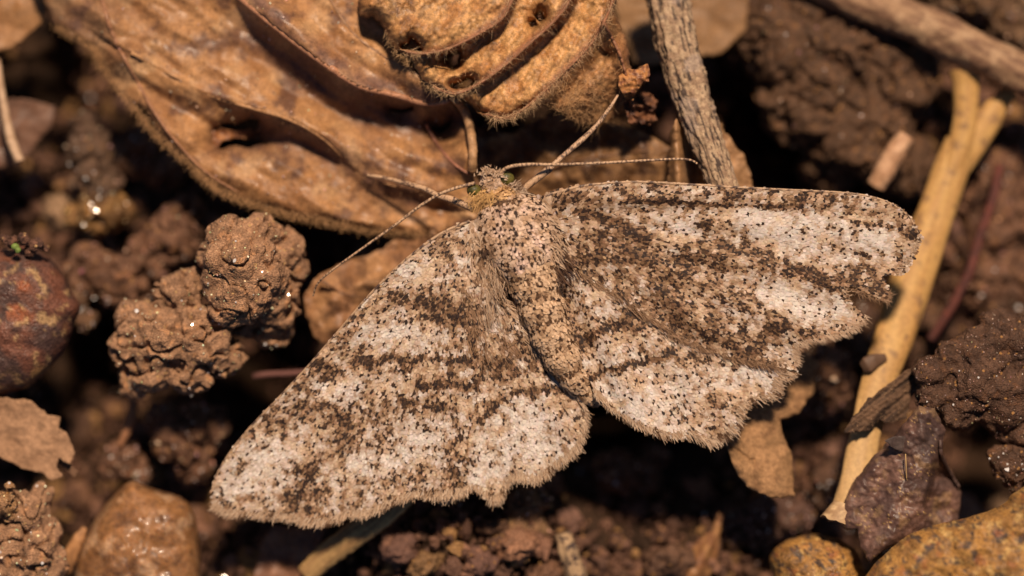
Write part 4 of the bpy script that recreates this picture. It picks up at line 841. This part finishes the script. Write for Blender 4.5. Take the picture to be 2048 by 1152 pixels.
wing("forewing", "worn forewing with a torn notched outer edge", RF, (1080, 440), zRF, dark, tone, 131, brown=.26, fringe=
     ([(1840, 478), (1824, 514), (1797, 551)], .12), costa=[(1090, 392), (1150, 375), (1200, 368), (1280, 364), (1380, 369), (1480, 375), (1580, 380), (1680, 385), (1740, 393), (1785, 409), (1818, 434), (1838, 468)],
     hairs=(([(1727, 634), (1708, 650), (1692, 660), (1652, 672), (1604, 684), (1588, 702), (1592, 728)], 520, 3, -.65, .25, .36, (CREAM, TANS), .03), ([(1160, 545), (1250, 600), (1310, 640), (1350, 668), (1420, 700), (1500, 722), (1570, 734)], 900, 5, -.75, .25, .42, (TANS, BRN), .02),
            ([(1700, 578), (1730, 588), (1768, 602), (1776, 582)], 130, 3, -.5, .6, .35, (TANS, BRN), .02), ([(1682, 574), (1696, 606)], 90, 3, -.3, .4, .25, (CREAM, TANS), .02)))
LH = [(975, 540), (1012, 600), (1060, 680), (1108, 738), (1140, 770), (1160, 800), (1170, 832), (1165, 870), (1150, 902), (1112, 928), (1092, 946), (1062, 958), (1034, 952), (1012, 968), (1004, 988), (988, 1000), (970, 992), (950, 972), (930, 978), (905, 992), (884, 994), (870, 960), (900, 850), (920, 740), (930, 620)]
dark = [([(960, 840), (1000, 800), (1040, 782), (1090, 776), (1135, 776)], 7, .85), ([(985, 800), (1010, 790)], 12, .6), ([(1000, 600), (1040, 680), (1090, 740)], 10, .45), ([(955, 720), (980, 740), (1010, 735)], 22, .7), ([(930, 800), (925, 880), (910, 960)], 16, .45), ([(1050, 740)], 20, .3), ([(1060, 680)], 10, .6), ([(1100, 860)], 10, .4), ([(930, 930)], 12, .5)]
tone = [([(1060, 860)], 60, -.35), ([(1000, 930)], 50, -.25), ([(1040, 820)], 30, -.15)]
wing("hindwing", "drooping hindwing with ragged lower lobes", LH, (975, 520), zLH, dark, tone, 161,
     ([(1060, 690), (1108, 740), (1142, 772), (1160, 800), (1170, 832), (1165, 870), (1150, 902), (1112, 928), (1092, 946), (1062, 958), (1034, 952), (1012, 968), (1004, 988), (988, 1000), (950, 974), (905, 992), (884, 994)], .4),
     hairs=(([(1010, 600), (1060, 680), (1110, 740), (1150, 780)], 260, 4, -.55, .3, .8, (TANS, CREAM), .03), ([(950, 560), (990, 650), (1030, 720)], 160, 12, -1.05, .2, .6, (BRN * 1.5, TANS), .02)))
LF = [(950, 440), (925, 446), (890, 464), (850, 490), (800, 531), (740, 590), (680, 660), (620, 729), (560, 794), (500, 856), (460, 906), (434, 950), (424, 985), (430, 1010), (446, 1022), (500, 1028), (540, 1032), (580, 1034), (616, 1044), (660, 1042), (700, 1026), (730, 1028), (760, 1016), (800, 998), (840, 986), (880, 992), (905, 984), (922, 930), (940, 850), (958, 760), (968, 680), (972, 600), (975, 540), (965, 480)]
dark = [([(630, 728), (655, 745), (668, 738)], 14, .85), ([(722, 714), (738, 722)], 14, .95), ([(740, 722), (790, 712), (815, 722), (870, 712), (940, 718)], 8, .85), ([(815, 720), (812, 735)], 8, .7), ([(900, 712), (905, 745)], 10, .8), ([(840, 770), (890, 766), (930, 772), (965, 765)], 9, .9), ([(800, 800), (860, 810), (890, 820)], 13, .55),
        ([(790, 590), (840, 600), (890, 610), (915, 625)], 20, .55), ([(850, 630), (895, 640)], 10, .7), ([(780, 590)], 12, .6), ([(615, 820), (680, 830), (700, 860), (680, 890)], 20, .5), ([(690, 850), (685, 890)], 12, .6), ([(595, 935), (630, 945)], 13, .75), ([(620, 975), (650, 990), (580, 985)], 18, .6), ([(575, 1010), (640, 1020)], 14, .35), ([(460, 1010)], 8, .5), ([(500, 990)], 8, .4),
        ([(940, 600), (945, 660), (960, 740)], 16, .4), ([(970, 500), (960, 560)], 14, .3), ([(880, 470), (860, 500)], 14, .3), ([(760, 830), (740, 790)], 20, .35), ([(500, 870), (560, 810), (640, 735)], 6, .5), ([(680, 680), (740, 610)], 6, .45), ([(700, 640), (690, 690)], 10, .4), ([(720, 880), (820, 890)], 30, .2), ([(850, 850)], 16, .4), ([(840, 940), (800, 960)], 14, .35), ([(920, 850), (900, 960)], 14, .5), ([(545, 850)], 14, .4)]
tone = [([(520, 900), (560, 920)], 50, -.3), ([(470, 960)], 40, -.3), ([(760, 560), (850, 540)], 30, -.25), ([(660, 770), (700, 780)], 26, -.4), ([(740, 660), (850, 670)], 26, -.3), ([(740, 930), (840, 880), (900, 860)], 40, -.35), ([(600, 900)], 30, -.2), ([(860, 590), (900, 620)], 30, .2)]
wing("forewing", "whole forewing with dark wavy crosslines and rounded tip", LF, (945, 445), zLF, dark, tone, 191, brown=.22, fringe=
     ([(428, 1005), (446, 1022), (500, 1028), (540, 1032), (580, 1034), (616, 1044), (660, 1042), (700, 1026), (730, 1028), (760, 1016), (800, 998), (840, 986), (880, 992), (905, 984)], .38), costa=[(940, 442), (890, 463), (850, 489), (800, 530), (740, 589), (680, 659), (620, 728), (560, 793), (500, 855), (460, 905), (434, 949), (425, 985)],
     hairs=(([(955, 480), (975, 560), (985, 640)], 260, 14, -1.35, .2, .8, (TANS, CREAM * .9), .03), ([(930, 560), (950, 650), (965, 720)], 150, 14, -1.3, .2, .6, (BRN * 1.3, TANS), .02)))

# body: head, thorax and abdomen as one surface
BP = np.array([(972, 343), (978, 352), (985, 366), (994, 384), (1002, 398), (1014, 424), (1028, 456), (1042, 490), (1054, 524), (1064, 552), (1078, 600), (1094, 648), (1112, 692), (1134, 734), (1160, 772), (1182, 796), (1197, 808)], float)
BZ = np.array([.55, .55, .5, .35, .35, .3, .25, .25, .25, .25, .2, .12, 0, -.25, -.7, -1.1, -1.35])
BR = np.array([4, 15, 24, 28, 42, 70, 82, 77, 62, 51, 46, 42, 38, 33, 25, 16, 5]) / PX
BF = np.array([.8, .8, .85, .8, .7, .62, .62, .66, .74, .82, .86, .88, .9, .9, .9, 1, 1])
n = 170; q = smooth(np.column_stack((BP, BZ, BR, BF)), n); P = W(q[:, 0], q[:, 1], q[:, 2])
segm = 1 + .05 * np.where(np.arange(n) > 96, np.sin((np.arange(n) - 96) / 74 * 2 * math.pi * 6.5), 0)
nseg = 64
bv, bf, U, V = tube(P, q[:, 3] * segm, nseg, lambda u, a: .03 * fbm(np.stack((u, np.cos(a), np.sin(a)), 1), 2, 3))
bv[:n * nseg, 2] = (bv[:n * nseg, 2] - np.repeat(P[:, 2], nseg)) * np.repeat(q[:, 4], nseg) + np.repeat(P[:, 2], nseg)
body = add("body", bv, bf, np.tile((.34, .2, .11), (len(bv), 1)), M_CHITIN, MOTH)
# scales over the upper side of the body, pointing tailwards
nb = 24000; ui = rng.uniform(3, n - 3, nb); k = rng.uniform(0, 1, nb) < q[ui.astype(int), 3] / q[:, 3].max(); ui = ui[k]; nb = len(ui); th = rng.uniform(-.35, math.pi + .35, nb)
i0 = ui.astype(int); j0 = (th / (2 * math.pi) * nseg).astype(int) % nseg
bn = vnormals(bv, bf); pos = bv[i0 * nseg + j0] + rng.normal(0, .03, (nb, 3)); nr = bn[i0 * nseg + j0]
nr = np.where((nr * (pos - P[i0])).sum(1)[:, None] < 0, -nr, nr); nr += rng.normal(0, .07, (nb, 3)); nr /= np.linalg.norm(nr, axis=1)[:, None]
t = np.gradient(P, axis=0)[i0]; t /= np.linalg.norm(t, axis=1)[:, None]; dr = t + rng.normal(0, .12, (nb, 3)); dr[i0 < 34] = dr[i0 < 34] * .4 + rng.normal(0, .6, ((i0 < 34).sum(), 3))
px = pos[:, 0] * PX + 1024; py = 576 - pos[:, 1] * PX
thor = (i0 > 40) & (i0 < 90); abd = i0 >= 90
nz1 = fbm(p2(px / 26, py / 26), 3, 205); clus = fbm(p2(px / 8, py / 8), 2, 206)
bc = mix((.56, .4, .29), (.45, .29, .18), sstep(-.3, .3, nz1)); bc = mix(bc, (.62, .44, .36), thor * sstep(.0, .4, noise(p2(px / 34, py / 34), 207)) * .8)
bc = mix(bc, (.53, .355, .215), abd * .7); bc = mix(bc, (.6, .36, .15), ((i0 > 24) & (i0 <= 42)) * .75)
bc = mix(bc, BRN * 1.2, sstep(.1, .45, nz1) * .6)
sd = (clus > np.where(thor, .2, np.where(abd, .34, .3))) & (rng.uniform(0, 1, nb) < .85); sd &= ~((i0 < 40) & (rng.uniform(0, 1, nb) < .75)); bc = np.where(sd[:, None], mix(DRK * 1.2, BRN * .6, rng.uniform(0, 1, nb) ** 2), bc)
dkp = np.exp(-(((px - 1004) / 26) ** 2 + ((py - 407) / 12) ** 2)) + np.exp(-(((px - 1060) / 40) ** 2 + ((py - 560) / 8) ** 2)) * .7 + np.exp(-(((px - 958) / 14) ** 2 + ((py - 470) / 24) ** 2)) * .7 + np.exp(-(((px - 1090) / 24) ** 2 + ((py - 635) / 9) ** 2)) * .6
ringp = abd * sstep(-.55, -.95, np.sin((ui - 96) / 74 * 2 * math.pi * 6.5)) * .45
bc = np.where((rng.uniform(0, 1, nb) < dkp * .6 + ringp)[:, None], BRN * .7, bc) * np.exp(rng.normal(0, .14, (nb, 1)))
sv, sf, si = scales3d(pos, dr, nr, rng.uniform(.16, .23, nb) * np.where(i0 < 42, .9, 1), rng.uniform(.12, .18, nb), rng.uniform(.015, .05, nb) * np.where(i0 < 42, 1.6, 1))
o = add("scales", sv, sf, bc[si], M_SCALE, body, smooth_sh=False); o["kind"] = "stuff"
# hair tufts: shoulders, back of the thorax, golden collar behind the head
def tuft(cx, cy, sx, sy, n_, ang, spr, L, pal, z, wd=.045, up=.25):
    x = rng.normal(cx, sx, n_); y = rng.normal(cy, sy, n_); a = ang + rng.normal(0, spr, n_)
    rt = W(x, y, z + rng.uniform(-.1, .25, n_)); dd = np.stack((np.cos(a), np.sin(a), rng.uniform(0, up, n_)), 1)
    v, f, h, t = ribbons(rt, dd, L * rng.uniform(.6, 1.3, n_), wd * rng.uniform(.6, 1.5, n_), np.stack((rng.normal(0, .1, n_), rng.normal(0, .1, n_), -rng.uniform(.1, .3, n_)), 1))
    o = add("hair", v, f, mix(*pal, rng.uniform(0, 1, n_))[h], M_HAIR, body); o["kind"] = "stuff"
tuft(1085, 462, 12, 22, 170, -.7, .35, .42, (TANS, CREAM), .85, .12)
tuft(1102, 495, 13, 18, 190, -.95, .28, .48, (CREAM * .9, TANS), .75, .1)
tuft(1120, 530, 14, 18, 220, -.95, .22, .55, (DRK * 2.2, BRN), .6, .06)
tuft(952, 478, 10, 16, 130, -1.6, .35, .4, (TANS, CREAM), .85, .12)
tuft(962, 520, 11, 20, 170, -1.4, .3, .5, (BRN, TANS), .8, .08)
tuft(985, 565, 14, 18, 220, -1.05, .22, .55, (TANS, DRK * 2.5), .6, .06)
tuft(965, 505, 8, 5, 50, -1.5, .3, .3, (DRK * 1.5, BRN * .6), .95, .1)
tuft(1055, 512, 12, 4, 22, -1.3, .3, .25, (DRK * 1.5, BRN * .6), 1.4, .1)
tuft(985, 388, 18, 6, 320, -1.9, .7, .5, ((.6, .36, .14), (.5, .3, .12)), .85)
tuft(962, 395, 8, 8, 160, -2.1, .4, .5, ((.6, .36, .14), (.42, .24, .1)), .6)
tuft(975, 346, 9, 6, 70, 2.0, .9, .2, (CREAM, TANS), .95, .08, .6)
tuft(1000, 350, 5, 5, 40, .6, .8, .25, (CREAM, TANS), .95, .07, .5)
tuft(1026, 372, 7, 4, 60, .6, .5, .25, (CREAM, BRN), .75, .06)
tuft(1030, 385, 9, 6, 140, -.4, .6, .4, (CREAM, BRN), .7, .06)

# eyes
def eye(px, py, z, r, label):
    v0, f0 = ICO[4]; s = (CAMH - z) / CAMH / PX
    v = v0 * np.array((r, r * .88, r * .8)) + W(px, py, z)
    c = mix((.035, .034, .008), (.14, .115, .022), sstep(-.5, .7, v0[:, 0] * .5 + .9 * fbm(v0 * 1.4 + 5, 3, 3)))
    return add("eye", v, f0, c, M_EYE, MOTH)
eye(1012, 357, .68, .44, ""); eye(948, 381, .6, .38, "")

# antennae: banded, tapering
def antenna(pts, zs, r0, r1):
    n_ = 360; p = smooth(pts, n_); z = np.interp(np.linspace(0, 1, n_), np.linspace(0, 1, len(zs)), zs); P = W(p[:, 0], p[:, 1], z)
    L = np.concatenate(((0,), np.cumsum(np.linalg.norm(np.diff(P, axis=0), axis=1))))
    ring = 1 + .05 * np.cos(L / .15 * 2 * math.pi)
    v, fs, U, V = tube(P, np.linspace(r0, r1, n_) * ring, 10)
    c = mix((.45, .29, .17), (.1, .055, .035), sstep(.0, .6, .28 * np.cos(U / .22 * 2 * math.pi) + 1.0 * noise(v / .11, 5) + .35 * noise(v / .8, 6) + .2))
    return add("antenna", v, fs, c, M_CHITIN, MOTH)
antenna([(1000, 346), (1018, 334), (1055, 329), (1110, 329), (1200, 326), (1290, 321), (1350, 318), (1380, 320), (1394, 327)], [.95, 1.2, 1.3, 1.1, .8, .5, .3, .2, .1], .1, .06)
antenna([(950, 366), (915, 375), (880, 388), (840, 412), (790, 450), (720, 500), (665, 540), (636, 566), (626, 592)], [.85, 1.0, 1.0, .9, .7, .3, -.2, -.7, -1.2], .1, .045)

# legs, jointed
def leg(pts, zs, rad, seed):
    n_ = 160; p = smooth(pts, n_); k = np.linspace(0, 1, n_); z = np.interp(k, np.linspace(0, 1, len(zs)), zs); r = np.interp(k, np.linspace(0, 1, len(rad)), rad); P = W(p[:, 0], p[:, 1], z)
    v, fs, U, V = tube(P, r, 14, lambda u, a: .1 * fbm(np.stack((u / .25, np.cos(a) * 2, np.sin(a) * 2), 1), 2, seed))
    c = mix((.47, .3, .18), (.09, .05, .035), sstep(.0, .3, noise(np.stack((U / .5, U * 0 + .5, U * 0 + .5), 1), seed) * .55 + .95 * fbm(v / .12, 3, seed + 2)))
    return add("leg", v, fs, c, M_CHITIN, MOTH)
leg([(1030, 392), (1060, 368), (1098, 338), (1108, 328), (1140, 300), (1168, 276), (1190, 254), (1205, 236), (1222, 212), (1236, 190)], [.1, .3, .45, .4, .2, .05, 0, -.1, -.2, -.4], [.15, .18, .2, .13, .14, .15, .11, .11, .09, .06], 3)
leg([(948, 420), (925, 408), (900, 398), (878, 392), (850, 378), (810, 366), (770, 356), (735, 350)], [-.1, -.2, -.4, -.7, -1.2, -1.7, -2.2, -2.5], [.15, .19, .19, .14, .15, .12, .1, .07], 7)

# ------------------------------------------------------------------ loose soil crumbs and grit between the big things
CR_MESH = []
for s_ in range(9):
    v0, f0 = ICO[4]
    w1, _ = worley(v0 * 1.7 + s_ * 5, s_); r = 1 + .42 * fbm(v0 * 1.2 + s_ * 3, 3, s_) + .3 * (.5 - w1) + .16 * fbm(v0 * 4, 3, s_ + 4); v = v0 * r[:, None] * (1, .9, .75)
    base = (MIDB, WETB, (.2, .11, .05), (.12, .062, .045), (.27, .14, .05), WETB, MIDB, (.16, .085, .06), (.33, .2, .11))[s_]
    c = np.array(base) * (1 + .45 * fbm(v0 * 2.5, 3, s_ + 9))[:, None] * (.8 + .4 * rng.uniform())
    me = mesh_np("soil_crumb", v, f0, c); me.materials.append(M_WET if s_ != 8 else M_STONE); CR_MESH.append(me)
CR_LAB = {0: "mid brown soil crumb", 1: "dark wet soil crumb", 2: "tan brown soil crumb", 3: "reddish brown soil crumb", 4: "ochre yellow soil crumb",
          5: "dark wet soil crumb", 6: "mid brown soil crumb", 7: "purplish brown soil crumb", 8: "pale tan grit stone"}
HOLES = ((105, 170, 75), (195, 690, 75), (600, 470, 80), (560, 770, 80), (1290, 880, 60), (1555, 270, 75), (1940, 920, 55), (1180, 840, 50), (110, 330, 40), (1650, 640, 60), (240, 760, 50), (480, 790, 50))
COVER = [LA_OUT, LB_OUT, RF, RH, LF, LH]
ANCH = [(30, 40, "hanging orange tan leaf end"), (40, 240, "thin pale straw"), (190, 300, "upright grey brown clod"), (200, 430, "ochre stained clod"), (300, 520, "broad brown clod in the hollow"), (70, 620, "dark red rounded stone"), (60, 870, "papery leaf scrap"), (330, 740, "blocky tan clod"),
        (240, 920, "small round clod above the amber pebble"), (380, 880, "dim shaded clod"), (270, 1080, "amber pebble"), (50, 1090, "brown gritty clod"), (560, 1110, "russet leaf flake"), (700, 1080, "yellow straw"), (820, 1060, "purplish red leaf flake"), (930, 1125, "dull red leaf flake"), (1045, 1040, "tan pitted clod"),
        (1140, 1110, "pale twig stub"), (1260, 950, "clod in the black gap"), (1400, 1110, "orange husk"), (1530, 940, "flat tan leaf scrap"), (1510, 1045, "purplish brown clod"), (1630, 1110, "small speckled stone"), (1655, 970, "dark smooth clod"), (1650, 770, "clod between scrap and stalk"), (1740, 660, "torn forewing"),
        (1800, 560, "forked stalk"), (1930, 540, "thin dark red root"), (2010, 450, "dark soil mass"), (1960, 760, "dark wet lumpy clod"), (1930, 960, "purplish brown folded leaf"), (1980, 1080, "large speckled stone"), (1680, 200, "big dark clod"), (1900, 60, "woody stick"), (1360, 60, "leaf behind the lichen stick"), (1450, 250, "rolled rim leaf"),
        (1280, 300, "mottled leaf under the moth's head"), (520, 560, "tan rounded clod"), (640, 470, "big leaf's hairy edge"), (700, 600, "crumpled orange tan leaf"), (560, 770, "reddish root in the gap")]
placed = []; tries = 0
while len(placed) < 270 and tries < 6000:
    tries += 1
    x, y = rng.uniform(-60, 2110), rng.uniform(-60, 1210); r = rng.choice((16, 22, 30, 40, 52), p=(.3, .3, .2, .13, .07))
    if 700 < x < 1560 and y > 940 and rng.uniform() < .6: r = rng.choice((30, 38, 46))
    if any(np.hypot(x - a, y - b) < c_ + r * .5 for a, b, c_ in HOLES): continue
    ax, ay = np.array([x]), np.array([y])
    if any(inside(ax, ay, c_)[0] and seg_dist(ax, ay, c_, True)[0][0] > r for c_ in COVER): continue
    if any(np.hypot(x - a, y - b) < .72 * (r + c_) for a, b, c_ in placed): continue
    placed.append((x, y, r)); s_ = int(rng.choice(9, p=(.17, .17, .12, .11, .06, .14, .12, .08, .03)))
    o = bpy.data.objects.new("soil_crumb" if s_ != 8 else "grit_stone", CR_MESH[s_]); col.objects.link(o)
    z = float(zground(ax, ay)[0]) + .45 * r / PX + .5; P = W(x, y, z)
    o.location = P * MM; o.scale = [r / PX * k_ for k_ in rng.uniform(.85, 1.2, 3)]; o.rotation_euler = rng.uniform(0, 6.28, 3)
    near = min(ANCH, key=lambda q_: (q_[0] - x) ** 2 + (q_[1] - y) ** 2)[2]; sz = {16: "tiny", 22: "small", 30: "medium sized", 40: "large", 52: "very large"}[int(min((16, 22, 30, 40, 52), key=lambda q_: abs(q_ - r)))]
    o["label"] = f"{sz} {CR_LAB[s_]} near the {near}"; o["category"] = "soil crumb" if s_ != 8 else "grit"; o["group"] = f"{CR_LAB[s_]}s lying loose among the litter"
# countless fine crumbs and mineral grains
n_ = 24000; x = np.concatenate((rng.uniform(-150, 2200, n_), rng.normal(1024, 1400, 60000))); y = np.concatenate((rng.uniform(-120, 1270, n_), rng.normal(576, 1100, 60000)))
out_ = (x < -60) | (x > 2108) | (y < -60) | (y > 1212); out_[:n_] = True; x, y = x[out_], y[out_]; n_ = len(x)
k = np.ones(n_, bool)
for c_ in (LA_OUT, RF, LF): k &= ~inside(x, y, c_)
x, y = x[k], y[k]; z = zground(x, y) + rng.uniform(.2, 1.3, len(x)); P = W(x, y, z)
far = sstep(34, 60, np.hypot(P[:, 0] / 1.2, P[:, 1] * 1.2)); P[:, 2] = P[:, 2] * (1 - far) + far * (-9 + 2.2 * fbm(p2(P[:, 0] / 14, P[:, 1] / 14), 3, 5) + rng.uniform(-.1, .8, len(P)))
v0, f0 = ICO[1]; N = len(P); sc = np.clip(rng.lognormal(-1.75, .55, (N, 1)), .06, .7) * np.where((x < -60) | (x > 2108) | (y < -60) | (y > 1212), 1.35, 1)[:, None] * rng.uniform(.6, 1.2, (N, 3))
v = (v0[None] * (1 + rng.normal(0, .33, (N, len(v0), 1)))) * sc[:, None] + P[:, None]; f = (f0[None] + (np.arange(N) * len(v0))[:, None, None]).reshape(-1, 3)
c = mix((.085, .043, .028), (.24, .12, .075), rng.uniform(0, 1, N) ** 2); c = np.where((rng.uniform(0, 1, N) < .1)[:, None], (.28, .15, .06), c)
o = add("fine_soil_crumbs", v.reshape(-1, 3), f, np.repeat(c, len(v0), 0), M_WET, None, origin=(0, 0, 0), smooth_sh=False); tag(o, "countless fine brown soil crumbs covering the hollow floor", "soil", None, "stuff")
# mica plates lying nearly flat on crumbs and clods
def plates(P, size, tilt):
    N = len(P); h = np.arange(6) / 6 * 2 * math.pi
    nr = np.stack((rng.normal(0, tilt, N), rng.normal(0, tilt, N), np.ones(N)), 1); nr /= np.linalg.norm(nr, axis=1)[:, None]
    s1 = np.cross(nr, (0, 1, .1)); s1 /= np.linalg.norm(s1, axis=1)[:, None]; s2 = np.cross(nr, s1)
    r = size * rng.lognormal(0, .35, (N, 1, 1)) * rng.uniform(.7, 1.2, (N, 6, 1))
    top = P[:, None] + (np.cos(h)[None, :, None] * s1[:, None] + np.sin(h)[None, :, None] * s2[:, None]) * r
    v = np.concatenate((top, top - nr[:, None] * .03), 1).reshape(-1, 3); b = (np.arange(N) * 12)[:, None]; j = np.arange(6)
    side = (b[:, :, None] + np.stack((j, j + 6, (j + 1) % 6 + 6, (j + 1) % 6), 1)[None]).reshape(-1, 4)
    return v, [b + j, b + 11 - j, side]
k = rng.choice(min(N, 15000), 300); pp = P[k] + (0, 0, .45)
tops = [(o_, o_.data) for o_ in col.objects if o_.name.startswith("soil_clod")]
ex = []
for o_, me_ in tops:
    q_ = np.empty(len(me_.vertices) * 3, np.float32); me_.vertices.foreach_get("co", q_); q_ = q_.reshape(-1, 3) / MM + np.array(o_.location) / MM
    nn_ = np.empty(len(me_.vertices) * 3, np.float32); me_.vertices.foreach_get("normal", nn_); nn_ = nn_.reshape(-1, 3)
    kk = rng.choice(np.flatnonzero(nn_[:, 2] > .6), 9); ex.append(q_[kk] + nn_[kk] * .04)
pp = np.vstack([pp] + ex); v, f = plates(pp, .055, .3)
o = add("mica_flakes", v, f, np.tile((.85, .8, .75), (len(v), 1)), M_MICA, None, origin=(0, 0, 0), smooth_sh=False)
tag(o, "tiny glinting mica flakes scattered over soil and clods", "mica", None, "stuff")
